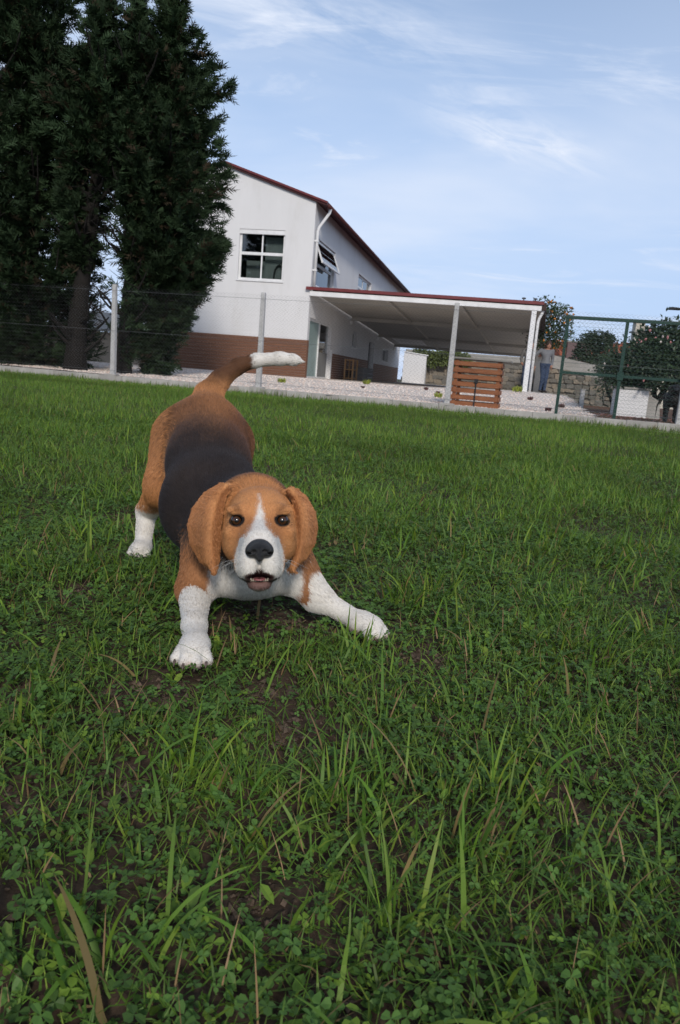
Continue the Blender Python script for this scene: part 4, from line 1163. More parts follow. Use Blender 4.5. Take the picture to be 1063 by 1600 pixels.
def build_dog():
    S = SDF((-0.62, 1.05, -0.012), (0.17, 2.06, 0.57), 0.0030)
    # trunk, rump high and chest low
    S.chain([(-.352, 1.858, .338), (-.316, 1.715, .268), (-.276, 1.57, .198), (-.186, 1.45, .15)], [.088, .087, .102, .098], .05, flow=(-.25, .9, .3))
    S.ell((-.168, 1.40, .115), (.085, .075, .062), None, .05, flow=(0, .2, -1))
    S.cone((-.2, 1.47, .185), (-.160, 1.34, .232), .087, .076, .05, flow=(-.2, .9, -.1))
    # shoulders and forelegs
    for sh, el, wr, pw, dr in (((-.252, 1.425, .135), (-.268, 1.37, .07), (-.243, 1.25, .04), (-.228, 1.19, .029), (.05, -1.0, 0)),
                               ((-.100, 1.44, .125), (-.034, 1.415, .06), (.024, 1.398, .036), (.054, 1.378, .027), (.86, -.5, 0))):
        f = 1.0 if dr[0] < .5 else .82
        S.chain([sh, el], [.056, .036 * f], .035)
        S.chain([el, wr], [.034 * f, .0205 * f], .016)
        S.chain([wr, pw], [.0205 * f, .0215], .014)
        d = np.array(dr); d = d / np.linalg.norm(d); sd = np.array([-d[1], d[0], 0])
        pc = np.array(pw) + d * .016
        S.ell(pc, (.037, .026, .021), np.stack([d, sd, [0, 0, 1]], 1), .014, flow=dr)
        for q, fw in ((-.0225, .022), (-.0082, .036), (.0082, .036), (.0225, .022)):
            t0 = pc + sd * q * .8 + d * (fw * .45) + np.array([0, 0, -.002])
            t1 = pc + sd * q * 1.12 + d * fw + np.array([0, 0, -.012])
            S.cone(t0, t1, .0112, .0102, .003, flow=dr)
    # hind legs
    for hip, st, hk, pw in (((-.408, 1.855, .305), (-.424, 1.768, .2), (-.508, 1.9, .105), (-.5, 1.845, .03)),
                            ((-.30, 1.852, .30), (-.285, 1.77, .2), (-.235, 1.9, .105), (-.232, 1.835, .03))):
        S.chain([hip, st], [.083, .052] if hip[0] < -.35 else [.072, .045], .04, flow=(-.1, .1, -1))
        S.chain([st, hk], [.05, .026], .03, flow=(-.2, .3, -1))
        S.chain([hk, pw], [.024, .021], .012)
        S.ell(np.array(pw) + np.array([0, -.022, -.006]), (.026, .036, .021), None, .012, flow=(0, -1, 0))
        for q in (-.018, -.006, .006, .018):
            S.cone((pw[0] + q, pw[1] - .03, .022), (pw[0] + q * 1.15, pw[1] - .05 + abs(q) * .5, .014), .0095, .009, .003, flow=(0, -1, 0))
    # tail carried up and to the right
    S.chain([(-.36, 1.895, .385), (-.366, 1.94, .42), (-.343, 1.977, .462), (-.304, 2.004, .499), (-.257, 2.008, .518), (-.19, 1.999, .529), (-.155, 1.993, .528), (-.128, 1.989, .524)],
            [.052, .036, .027, .0225, .0185, .0175, .0135, .0025], .014)
    # head
    up_ = tuple(hy); bk = tuple(-hz)
    E = lambda c, r, k, fl, cut=False: S.ell(hp(*c), r, HR, k, flow=None if cut else tuple(HR @ np.array(fl)), cut=cut)
    K = lambda a, b, ra, rb, k, fl: S.cone(hp(*a), hp(*b), ra, rb, k, flow=tuple(HR @ np.array(fl)))
    E((0, .003, -.05), (.060, .056, .08), .02, (0, .5, -1))
    for s in (-1, 1):
        E((s * .036, -.036, -.022), (.028, .036, .045), .022, (s * .6, -.3, -.6))
        E((s * .031, .0165, .014), (.022, .010, .013), .012, (s * .3, .9, 0))            # brow
        E((s * .037, -.020, .012), (.019, .011, .012), .016, (s * .6, -.6, -.3))           # below the eye
    K((0, -.018, .0), (0, -.036, .082), .034, .0235, .022, (0, .5, -1))                   # muzzle bridge
    K((0, -.048, .0), (0, -.058, .078), .040, .027, .022, (0, 0, -1))
    for s in (-1, 1):
        E((s * .0172, -.0705, .069), (.0185, .0275, .035), .010, (s * .5, -.9, -.4))        # flews
        E((s * .024, -.07, .035), (.016, .027, .036), .014, (s * .5, -.8, -.5))
    K((0, -.078, -.02), (0, -.099, .052), .03, .0165, .012, (0, 0, -1))                   # lower jaw
    E((0, -.1035, .062), (.0175, .0088, .020), .006, (0, -.5, -.8))
    E((0, -.0900, .088), (.0185, .0046, .032), .003, (0, 0, 0), cut=True); E((0, -.0865, .1), (.009, .0065, .022), .004, (0, 0, 0), cut=True)                  # open mouth
    E((0, -.074, .108), (.0035, .016, .015), .006, (0, 0, 0), cut=True)                   # split of the upper lip
    for s in (-1, 1):
        E((s * .0375, -.0005, .0165), (.0112, .0074, .0135), .003, (0, 0, 0), cut=True)       # eye sockets
    # ears: hanging flaps with a folded front edge
    def ear(front, outer, zf, zr, zo, fl):
        pts = []
        fr = np.array(front); ou = np.array(outer)
        s0 = np.linspace(0, 1, len(fr))
        for s in np.linspace(0, 1, 64):
            f = np.array([np.interp(s, s0, fr[:, i]) for i in (0, 1)]); o = np.array([np.interp(s, s0, ou[:, i]) for i in (0, 1)])
            for w in np.linspace(0, 1, 36):
                xy = f + (o - f) * w
                zc = np.interp(w, [0, .24, .45, .8, 1], [zf, zr, zr - .008, zo + .012, zo])
                zc -= .02 * (1 - s) ** 3
                pts.append(hp(xy[0], xy[1], zc))
        S.sheet(pts, .0036, .004, flow=tuple(HR @ np.array(fl)))
    ear([(-.052, .060), (-.060, .045), (-.065, .02), (-.069, -.01), (-.070, -.04), (-.071, -.068), (-.076, -.088)],
        [(-.07, .064), (-.098, .048), (-.118, .022), (-.127, -.008), (-.122, -.042), (-.104, -.072), (-.08, -.09)], -.045, -.020, -.078, (-.3, -1, 0))
    ear([(.050, .054), (.058, .04), (.063, .018), (.065, -.01), (.064, -.04), (.060, -.066), (.056, -.084)],
        [(.064, .056), (.083, .042), (.098, .014), (.102, -.012), (.098, -.04), (.083, -.066), (.06, -.088)], -.045, -.022, -.082, (.3, -1, 0))
    V, F = S.mesh()
    e = np.concatenate([F[:, [0, 1]], F[:, [1, 2]], F[:, [2, 3]], F[:, [3, 0]]]); e = np.concatenate([e, e[:, ::-1]])
    deg = np.bincount(e[:, 0], minlength=len(V))[:, None]
    for lam in (.5, -.5, .5, -.5, .5):                     # smooth out the grid steps without shrinking
        avg = np.stack([np.bincount(e[:, 0], V[e[:, 1], i], minlength=len(V)) for i in range(3)], 1) / deg
        V = V + lam * (avg - V)
    # soften the joints of trunk and limbs; head and paws keep their detail
    wt = sstep(.13, .18, np.linalg.norm(V - H0, axis=1)) * sstep(.026, .05, V[:, 2]) * sstep(.012, .03, seg_dist(V, (-.257, 2.008, .518), (-.12, 1.989, .526)))
    limb = np.min([seg_dist(V, (-.266, 1.36, .068), (-.228, 1.15, .025)), seg_dist(V, (-.03, 1.412, .06), (.11, 1.35, .025)),
                   seg_dist(V, (-.505, 1.9, .11), (-.5, 1.82, .02)), seg_dist(V, (-.235, 1.9, .11), (-.23, 1.82, .02))], axis=0)
    wt = wt * sstep(.036, .062, limb)
    act = wt > .01
    ee = e[act[e[:, 0]]]
    for it in range(80):
        avg = np.stack([np.bincount(ee[:, 0], V[ee[:, 1], i], minlength=len(V)) for i in range(3)], 1) / deg
        V = np.where(act[:, None], V + (.5 * wt)[:, None] * (avg - V), V)
    return S, V, F

DOG_ORANGE = np.array([.47, .215, .084]); DOG_DEEP = np.array([.29, .105, .036]); DOG_BLACK = np.array([.0115, .0108, .0122])
DOG_WHITE = np.array([.64, .605, .555]); DOG_BROWN = np.array([.17, .072, .034]); DOG_PINK = np.array([.33, .13, .11])

def dog_colour(V, fur=False):
    n1 = vnoise(V, 60, 1); n2 = vnoise(V, 22, 2); n3 = vnoise(V, 260, 3)
    J = V + (np.stack([n1, n2, vnoise(V, 60, 5)], 1) - .5) * .014 + (n3[:, None] - .5) * .006
    J = np.where((np.linalg.norm(V - hp(0, -.03, .04), axis=1) < .105)[:, None], V + (J - V) * .3, J)
    x, y, z = J.T
    c = DOG_ORANGE * (0.74 + .34 * n2 + .18 * vnoise(V, 9, 12))[:, None]
    h = (V - H0) @ HR; hj = (J - H0) @ HR
    mix = lambda c, col, m: c * (1 - m[:, None]) + col * m[:, None]
    head = sstep(-.125, -.09, h[:, 2]) * (np.linalg.norm(h - np.array([0, 0, -.01]), axis=1) < .165)
    # saddle
    bodyD = seg_dist(J, (-.352, 1.858, .338), (-.276, 1.57, .198))
    bodyC = seg_dist(J, (-.276, 1.57, .198), (-.186, 1.43, .15))
    on = (np.minimum(bodyD, bodyC) < .2) & (h[:, 2] < -.095)
    thigh = seg_dist(J, (-.425, 1.86, .30), (-.43, 1.75, .18))
    thighR = seg_dist(J, (-.27, 1.86, .28), (-.26, 1.75, .18))
    sad = sstep(1.87, 1.63, y + .5 * np.clip(x + .36, -.05, .05) + .06 * (n1 - .5)) * sstep(1.385, 1.435, y - .35 * np.clip(z - .2, 0, 1) + .1) * on
    sad = sad * sstep(.075, .098, thigh)
    leg = np.minimum(seg_dist(J, (-.252, 1.425, .115), (-.268, 1.37, .07)), seg_dist(J, (-.09, 1.43, .11), (-.026, 1.41, .066)))
    sad = sad * sstep(.058, .08, leg)
    rumpb = sstep(1.93, 1.80, y) * on * sstep(.07, .098, thigh) * .6 + .5 * on * sstep(-.30, -.26, x) * (y > 1.6)
    c = mix(c, DOG_BROWN, np.clip(rumpb, 0, 1))
    grey = DOG_BLACK[None] * (0.8 + 1.0 * n1[:, None]) + np.array([.012, .008, .004]) * n2[:, None]
    c = c * (1 - sad[:, None] * .97) + grey * (sad[:, None] * .97)
    # tail: brown-black, white end
    tl = (z > .425) & (y > 1.90)
    c = mix(c, DOG_BROWN * .4, tl * sstep(.42, .485, z) * .95)
    c = mix(c, DOG_WHITE, tl * sstep(-.272, -.258, x))
    # white stockings, chest and throat
    fl = np.minimum(seg_dist(J, (-.266, 1.345, .07), (-.228, 1.15, .025)), seg_dist(J, (-.012, 1.405, .06), (.11, 1.35, .025)))
    c = mix(c, DOG_WHITE, sstep(.062, .054, fl) * ((y < 1.325 + .02 * (n2 - .5)) | (x > -.05 + .02 * (n1 - .5)))* (z < .115))
    c = mix(c, DOG_WHITE, sstep(.128, .11, z) * (y > 1.7) * (seg_dist(J, (-.5, 1.88, .12), (-.5, 1.82, .02)) < .09))
    c = mix(c, DOG_WHITE, sstep(.128, .11, z) * (y > 1.7) * (seg_dist(J, (-.235, 1.88, .12), (-.23, 1.82, .02)) < .09))
    ch = np.linalg.norm((J - np.array([-.150, 1.345, .085])) / np.array([.092, .14, .08]), axis=1)
    c = mix(c, DOG_WHITE, sstep(1.08, .92, ch) * sstep(.16, .14, z) * sstep(-.243, -.228, x) * (h[:, 2] < -.02 ))
    c = mix(c, DOG_WHITE, (z < .052) * (y < 1.5) * np.where((y < 1.325) | (x > -.225), 1.0, 0.0))
    # face
    hx_, hy_, hz_ = hj[:, 0], hj[:, 1], hj[:, 2]
    ax = np.abs(hx_)
    face = (np.abs(h[:, 0]) < .062) & (h[:, 2] > -.06)
    wl = np.interp(hy_, [-.13, -.09, -.055, -.042, -.03, -.018, 0, .018, .034, .05], [.04, .038, .036, .034, .026, .0165, .0075, .0035, .001, 0])
    wl = np.where(hz_ > .03, np.maximum(wl, np.interp(hz_, [.03, .05], [0, .04]) * (hy_ < -.028)), wl)
    wht = sstep(.004, -.004, ax - wl) * (hz_ > -.0) * face
    wht = np.where((hy_ < -.035) & (hz_ < .018), 0, wht)
    c = mix(c, DOG_ORANGE * 1.12, face * sstep(-.03, .02, h[:, 2]) * .6)
    ce = np.linalg.norm((h - np.array([0, .0, .0]))[:, :2] * np.array([0, 1]) + np.stack([np.abs(h[:, 0]) - .0375, np.zeros(len(h))], 1), axis=1)
    c = mix(c, DOG_DEEP, face * sstep(.026, .012, np.hypot((np.abs(h[:, 0]) - .026) / 1.0, (h[:, 1] + .012) / 1.4)) * .5)
    c = mix(c, DOG_DEEP, face * sstep(.012, .003, np.abs(h[:, 0] + .003 * np.sign(h[:, 0]))) * sstep(.02, .04, h[:, 1]) * .25)
    c = mix(c, DOG_WHITE, wht)
    c = mix(c, DOG_WHITE, face * sstep(-.098, -.112, hy_) * (hz_ < .03))
    rim = np.hypot((np.abs(h[:, 0]) - .0375 + .25 * np.clip(h[:, 1], -.004, .004)) / 1.18, (h[:, 1] + .0005) / .9)
    c = mix(c, np.array([.012, .009, .008]), face * sstep(.0128, .0104, rim) * (h[:, 2] > -.02))
    c = mix(c, DOG_BROWN * .5, face * sstep(.010, .003, np.hypot(np.abs(h[:, 0]) - .034 - .5 * (h[:, 1] - .014), (h[:, 1] - .018) / 1.4)) * .5)
    # ears: a little deeper, greyer in the middle, pale rims
    ears = (np.abs(h[:, 0]) > .06) & (h[:, 2] > -.1) & (h[:, 1] > -.1) & (h[:, 1] < .075)
    c = mix(c, DOG_DEEP, ears * (.25 + .35 * n2))
    c = mix(c, DOG_ORANGE * 1.2, ears * sstep(.009, .003, np.abs(np.abs(h[:, 0]) - .082 + .1 * h[:, 1])) * (h[:, 1] < .035) * .6)
    c = mix(c, DOG_BROWN, ears * sstep(.05, .0, np.hypot(np.abs(h[:, 0]) - .1, (h[:, 1] + .03) / 1.5)) * .35)
    # lips and mouth
    lip = np.hypot(h[:, 0] / 2.3, (h[:, 1] + .0845) / 1.0)
    m_in = face * (h[:, 2] > .03)
    c = mix(c, np.array([.05, .022, .02]), m_in * np.maximum(sstep(.0105, .0080, np.hypot(h[:, 0] / 2.6, h[:, 1] + .0895)), sstep(.009, .006, np.hypot(h[:, 0], h[:, 1] + .083))))
    c = mix(c, np.array([.13, .06, .05]), m_in * sstep(-.093, -.097, h[:, 1]) * sstep(-.121, -.113, h[:, 1]) * sstep(.028, .02, np.abs(h[:, 0])) * .95)
    c = mix(c, np.array([.13, .075, .065]), m_in * sstep(.02, .013, np.hypot(h[:, 0] / 1.2, (h[:, 1] + .045))) * .5)
    c = mix(c, np.array([.03, .018, .016]), m_in * sstep(.004, .0015, np.abs(h[:, 1] + .0955 - .0035 * sstep(.02, .03, np.abs(h[:, 0])))) * sstep(.008, .014, np.abs(h[:, 0])) * sstep(.042, .034, np.abs(h[:, 0])) * .9)
    c = mix(c, DOG_WHITE * .8, m_in * sstep(-.108, -.113, h[:, 1]) * .8)
    # toes: pinkish between, soil-stained
    toe = (z < .022) & (V[:, 1] < 1.45)
    c = mix(c, np.array([.36, .22, .17]), toe * sstep(.022, .008, z) * (.35 + .3 * n1))
    return np.clip(c, .004, .9)

dogS, dV, dF = build_dog()
DOG_LOC = np.array([-.30, 1.55, 0.0])
dog_col = dog_colour(dV)
m_skin = attr_mat('dog coat', rough=.75, spec=.2, noise=.10, nscale=300, bump=.15)
dog = np_mesh('dog', dV - DOG_LOC, dF, m_skin, None, dog_col, True, tuple(DOG_LOC))
tag(dog, 'tan, black and white beagle in a play bow on the grass, tail up', 'dog')

def sub_sdf(name, S, mat, parent, colour=None):
    V, F = S.mesh()
    return np_mesh(name, V - DOG_LOC, F, mat, parent, None if colour is None else np.tile(colour, (len(V), 1)), True)

# nose leather
ns = SDF(hp(0, -.045, .112) - .045, hp(0, -.045, .112) + .045, .0011)
ns.ell(hp(0, -.043, .106), (.0185, .0145, .0155), HR, .004)
for s in (-1, 1):
    ns.ell(hp(s * .0115, -.047, .108), (.0105, .0105, .0125), HR, .004)
    ns.ell(hp(s * .0085, -.048, .1215), (.0042, .0034, .006), HR, .002, cut=True)
    ns.ell(hp(s * .0165, -.0505, .115), (.0045, .0018, .008), HR, .002, cut=True)
ns.ell(hp(0, -.056, .112), (.006, .008, .008), HR, .004)
ns.ell(hp(0, -.052, .1225), (.0012, .010, .003), HR, .0015, cut=True)
sub_sdf('nose', ns, surf('nose leather', (.016, .015, .016), (.010, .010, .011), scale=300, rough=.38, bump=.5, bscale=900, spec=.5), dog)
# eyes
m_eye, t_, b_ = principled('eye')
b_.inputs['Roughness'].default_value = .10
b_.inputs['Coat Weight'].default_value = 0.2
at_ = t_.nodes.new('ShaderNodeAttribute'); at_.attribute_name = 'tint'
t_.links.new(at_.outputs['Color'], b_.inputs['Base Color'])
for s in (-1, 1):
    bm = bmesh.new(); bmesh.ops.create_uvsphere(bm, u_segments=32, v_segments=24, radius=.0108)
    Ve = np.array([v.co[:] for v in bm.verts]); Fe = [[v.index for v in f.verts] for f in bm.faces]
    bm.free()
    f3 = np.array([f for f in Fe if len(f) == 3]); f4 = np.array([f for f in Fe if len(f) == 4])
    r = np.hypot(Ve[:, 0], Ve[:, 1])
    tc_ = np.where((Ve[:, 2] > 0)[:, None] & (r < .0072)[:, None], np.array([.05, .02, .008]), np.array([.012, .008, .007]))
    tc_ = np.where((Ve[:, 2] > 0)[:, None] & (r < .0036)[:, None], np.array([.002, .002, .002]), tc_)
    W = np.array([hp(s * .0375, -.0005, .0112) + HR @ p for p in Ve])
    np_mesh('eye', W - DOG_LOC, [f3, f4], m_eye, dog, tc_, True)
# tongue and lower teeth
ts = SDF(hp(0, -.09, .07) - .045, hp(0, -.09, .07) + .045, .0014)
ts.ell(hp(0, -.0935, .068), (.0125, .003, .022), HR, .004)
ts.ell(hp(0, -.0905, .066), (.0012, .0025, .025), HR, .003, cut=True)
wk = MB()
for s in (-1, 1):
    for i in range(4):
        a0 = hp(s * (.022 + .003 * (i % 3)), -.060 - .006 * (i // 3) - .004 * (i % 2), .088 - .010 * (i % 3))
        a2 = a0 + HR @ np.array([s * (.035 + .008 * (i % 3)), -.012 - .006 * i * .6, .004 - .010 * (i % 3)])
        a1 = (a0 + a2) / 2 + HR @ np.array([0, .004, .002])
        wk.tube([a0 - DOG_LOC, a1 - DOG_LOC, a2 - DOG_LOC], [.0002, .00015, .00006], 4)
tag(wk.build('whiskers', surf('whisker', (.6, .58, .55), rough=.4), dog), kind='stuff')
sub_sdf('tongue', ts, surf('tongue', (.34, .12, .12), (.26, .085, .09), scale=200, rough=.35, spec=.5), dog)
tb = MB()
for i in range(8):
    q = (i - 3.5) * .0038
    big = i in (0, 7)
    p = hp(q * 1.0, -.0955, .083 - abs(q) * .35); e = hp(q * 1.0, -.0955 + (.0045 if big else .0032), .084 - abs(q) * .35)
    tb.tube([p - DOG_LOC, e - DOG_LOC], [.0019, .0008 if big else .0014], 6)
tb.build('lower_teeth', surf('tooth enamel', (.42, .37, .29), rough=.4), dog)
# claws
m_claw = surf('claw', (.07, .05, .042), (.14, .10, .085), scale=120, rough=.4)
for pw, dr in (((-.228, 1.19, .029), (.05, -1.0, 0)), ((.054, 1.378, .027), (.86, -.5, 0))):
    d = np.array(dr); d = d / np.linalg.norm(d); sd = np.array([-d[1], d[0], 0]); pc = np.array(pw) + d * .016
    for q, fw in ((-.0225, .022), (-.0082, .036), (.0082, .036), (.0225, .022)):
        t1 = pc + sd * q * 1.15 + d * (fw + .0065) + np.array([0, 0, -.011]) - DOG_LOC
        MB().tube([t1, t1 + d * .007 + np.array([0, 0, -.002]), t1 + d * .013 + np.array([0, 0, -.008])], [.0028, .0022, .0007], 6).build('claw', m_claw, dog, smooth=True)

# short fur
def dog_fur(n_hair):
    P = dV; Q = dF
    a, b, c_, d = P[Q[:, 0]], P[Q[:, 1]], P[Q[:, 2]], P[Q[:, 3]]
    area = .5 * (np.linalg.norm(np.cross(b - a, c_ - a), axis=1) + np.linalg.norm(np.cross(c_ - a, d - a), axis=1))
    view = np.array([0, 0, .5])
    w = area * np.where(np.linalg.norm((a - H0), axis=1) < .17, 2.2, 1.0)
    pick = rng.choice(len(Q), n_hair, p=w / w.sum())
    u, v = rng.random((2, n_hair, 1))
    R = (a[pick] * (1 - u) + b[pick] * u) * (1 - v) + (d[pick] * (1 - u) + c_[pick] * u) * v
    nrm = dogS.normals(R)
    fl = dogS.flow(R)
    fl = fl - nrm * (fl * nrm).sum(1, keepdims=True)
    fl /= np.maximum(np.linalg.norm(fl, axis=1, keepdims=True), .2)
    h = (R - H0) @ HR
    far_ = np.linalg.norm(R - H0, axis=1) > .16
    col = dog_colour(R + rng.normal(0, 1, (n_hair, 3)) * np.where(far_ & (R[:, 2] > .13) & (R[:, 1] < 1.9), .013, .0022)[:, None])
    hd = (h[:, 2] > -.06) & (np.abs(h[:, 0]) < .064) & (h[:, 1] > -.13) & (h[:, 1] < .1)
    ear = (np.abs(h[:, 0]) >= .062) & (h[:, 2] > -.11) & (np.abs(h[:, 0]) < .14) & (h[:, 1] > -.1) & (h[:, 1] < .07)
    tail = (R[:, 2] > .44) & (R[:, 1] > 1.93)
    ln = np.full(n_hair, .0108)
    ln[tail] = .0065
    ln[hd] = .0054
    ln[ear] = .0054
    ln[(R[:, 2] < .12)] = np.minimum(ln[(R[:, 2] < .12)], .0082)
    ln[(R[:, 2] < .06)] = .0058
    rim = np.hypot((np.abs(h[:, 0]) - .0375) / 1.2, h[:, 1])
    nose = np.hypot(h[:, 0] / 1.3, h[:, 1] + .046)
    bad = hd & (((rim < .0118) & (h[:, 2] > -.01)) | ((nose < .018) & (h[:, 2] > .085)) | ((np.hypot(h[:, 0] / 2.4, h[:, 1] + .091) < .0115) & (h[:, 2] > .03)))
    keep = ~bad & (R[:, 2] > .004)
    R, nrm, fl, col, ln = R[keep], nrm[keep], fl[keep], col[keep], ln[keep]
    m = len(R)
    ln = ln * rng.uniform(.7, 1.25, m)
    jit = rng.normal(0, .075, (m, 3))
    d1 = fl * .9 + nrm * .34 + jit; d1 /= np.linalg.norm(d1, axis=1, keepdims=True)
    d2 = fl * .99 + nrm * .07 + jit; d2 /= np.linalg.norm(d2, axis=1, keepdims=True)
    p0 = R - nrm * .001; p1 = p0 + d1 * ln[:, None] * .5; p2 = p1 + d2 * ln[:, None] * .5
    pts = np.stack([p0, p1, p2], 1).reshape(-1, 3) - DOG_LOC
    cv = bpy.data.hair_curves.new('fur')
    cv.add_curves([3] * m)
    cv.attributes['position'].data.foreach_set('vector', pts.astype(np.float32).ravel())
    rad = cv.attributes.get('radius') or cv.attributes.new('radius', 'FLOAT', 'POINT')
    rad.data.foreach_set('value', np.tile(np.array([.00035, .00028, .00006], np.float32), m))
    ca = cv.attributes.new('tint', 'FLOAT_COLOR', 'CURVE')
    cc = np.ones((m, 4), np.float32); cc[:, :3] = col * rng.uniform(.70, 1.28, (m, 1))
    ca.data.foreach_set('color', cc.ravel())
    o = bpy.data.objects.new('fur', cv)
    COL.objects.link(o); o.parent = dog
    cv.materials.append(attr_mat('fur', rough=.5, spec=.3))
    return o
dog_fur(250000)
# ------------------------------------------------------------------ things at the back
m_tile = surf('terracotta tile', (.42, .13, .065), (.30, .09, .05), scale=3, rough=.85, stain=(.22, .10, .07), stain_scale=.8)
m_cream = surf('cream render', (.55, .50, .42), (.48, .44, .37), scale=2, rough=.9)
def cottage(label, loc, w, d, h, rh, wallm, rot=0.0, windows=()):
    c = tag(empty('tiled_house', loc, rot), label, 'house')
    b = MB(); b.box(0, w, 0, d, -.2, h); b.build('wall', wallm, c)
    n = 9
    rf = MB(); rf.hexa([(-.25, -.3, h + .002), (w + .25, -.3, h + .002), (w + .25, d + .3, h + .002), (-.25, d + .3, h + .002), (-.25, d * .5 - .02, h + rh), (w + .25, d * .5 - .02, h + rh), (w + .25, d * .5 + .02, h + rh), (-.25, d * .5 + .02, h + rh)])
    r = rf.build('roof', m_tile, c)
    k = MB()
    for i in range(int(w / .32)):
        x0 = -.2 + i * .32
        k.tube([(x0, -.32, h + .03), (x0, d * .5, h + rh + .03)], .09, 6)
    tag(k.build('tile_rows', m_tile, r), kind='stuff')
    for (x0, x1, z0, z1) in windows:
        f = MB(); f.box(x0, x1, -.03, -.002, z0, z1); wn = f.build('window', m_frame, c)
        g = MB(); g.box(x0 + .08, x1 - .08, -.04, -.031, z0 + .08, z1 - .08); g.build('pane', m_dark, wn)
    return c
cottage('low house with terracotta roof between orange tree and clipped shrub', (12.2, 44, 0), 3.6, 5, 2.6, .9, m_cream, .05, ((.6, 1.4, 1.3, 2.3),))
cottage('farther house whose orange tiled roof shows right of the clipped shrub', (16.2, 46, 0), 5.0, 5, 2.65, 1.15, m_cream, -.05, ((1, 2, 1.2, 2.2),))
pw = tag(empty('mauve_wall', (8.35, 29.6, 0), .0), 'purplish brown panel wall below the orange tree', 'wall')
for k in range(3):
    b = MB(); b.box(k * .30, k * .30 + .295, 0, .12, 0, 2.42 - .01 * k); b.build('panel', surf('mauve render', (.20, .13, .13), (.15, .10, .10), scale=3, rough=.9), pw)
b = MB(); b.box(-.03, .95, -.03, .15, 2.42, 2.47); b.build('coping', m_cap, pw)
ct = tag(empty('tall_chimney', (22.3, 60, 0)), 'pale slim chimney tower far behind the camellia', 'chimney')
b = MB(); b.hexa([(-.45, -.45, 0), (.45, -.45, 0), (.45, .45, 0), (-.45, .45, 0), (-.36, -.36, 6.3), (.36, -.36, 6.3), (.36, .36, 6.3), (-.36, .36, 6.3)]); b.build('shaft', m_cream, ct)
for z in (5.5, 6.3):
    b = MB(); b.box(-.52, .52, -.52, .52, z, z + .12); b.build('band', m_cap, ct)
hut = tag(empty('white_block', (5.48, 15.3, .08), -.1), 'low whitewashed masonry block with grey side under the camellia', 'masonry block')
b = MB(); b.box(0, .60, 0, .5, -.05, .58); b.build('body', m_white, hut, bevel=.01)
b = MB(); b.hexa([(.602, .02, -.05), (.92, .1, -.05), (.92, .5, -.05), (.602, .5, -.05), (.602, .02, .5), (.86, .12, .38), (.86, .5, .38), (.602, .5, .5)]); b.build('buttress', m_cap, hut)
b = MB(); b.box(-.03, .63, -.03, .53, .581, .62); b.build('coping', m_cap, hut)
sp = tag(empty('marker_post', (5.68, 18.3, .08)), 'short grey post standing in front of the stone wall', 'post')
b = MB(); b.hexa([(-.05, -.05, -.05), (.05, -.05, -.05), (.05, .05, -.05), (-.05, .05, -.05), (-.04, -.04, .5), (.04, -.04, .5), (.04, .04, .5), (-.04, .04, .5)]); b.build('shaft', m_post, sp)
b = MB(); b.box(-.055, .055, -.055, .055, .501, .53); b.build('cap', m_conc2, sp)
lamp = tag(empty('street_lamp', (15.6, 30, 0)), 'black street lamp arm reaching in from the right edge', 'street lamp')
MB().tube([(0, 0, -.1), (0, 0, 3.6), (0, 0, 3.98)], [.07, .06, .05], 8).build('pole', m_dark, lamp, smooth=True)
MB().tube([(0, 0, 3.95), (-.8, 0, 4.02), (-2.95, 0, 4.03)], [.025, .022, .02], 8).build('arm', m_dark, lamp, smooth=True)
b = MB(); b.hexa([(-3.42, -.12, 3.98), (-2.92, -.1, 3.99), (-2.92, .1, 3.99), (-3.42, .12, 3.98), (-3.3, -.08, 4.09), (-2.95, -.06, 4.08), (-2.95, .06, 4.08), (-3.3, .08, 4.09)]); b.build('lamp_head', surf('black iron', (.02, .02, .02)), lamp, bevel=.01)
# behind the cypresses
sh = tag(empty('garden_shed', (-8.6, 21.5, 0), .1), 'pale shed with sloping grey roof seen between the cypress trunks', 'shed')
b = MB(); b.box(0, 2.6, 0, 2, 0, 1.15); b.build('wall', surf('sand render', (.40, .33, .25), (.32, .26, .2), scale=2, rough=.9), sh)
b = MB(); b.hexa([(-.15, -.2, 1.16), (2.8, -.2, 1.16), (2.8, 2.2, 1.75), (-.15, 2.2, 1.75), (-.15, -.2, 1.22), (2.8, -.2, 1.22), (2.8, 2.2, 1.82), (-.15, 2.2, 1.82)]); b.build('roof', m_cap, sh)
lw = tag(empty('sandy_wall', (-14, 24, 0), .05), 'low sandy boundary wall behind the dark cypresses', 'wall')
for k in range(5):
    b = MB(); b.box(k * 1.6, k * 1.6 + 1.59, 0, .25, -.1, 1.0 + .02 * (k % 2)); b.build('panel', surf('sandy wall', (.36, .28, .20), (.27, .21, .15), scale=3, rough=.95, bump=.5), lw)

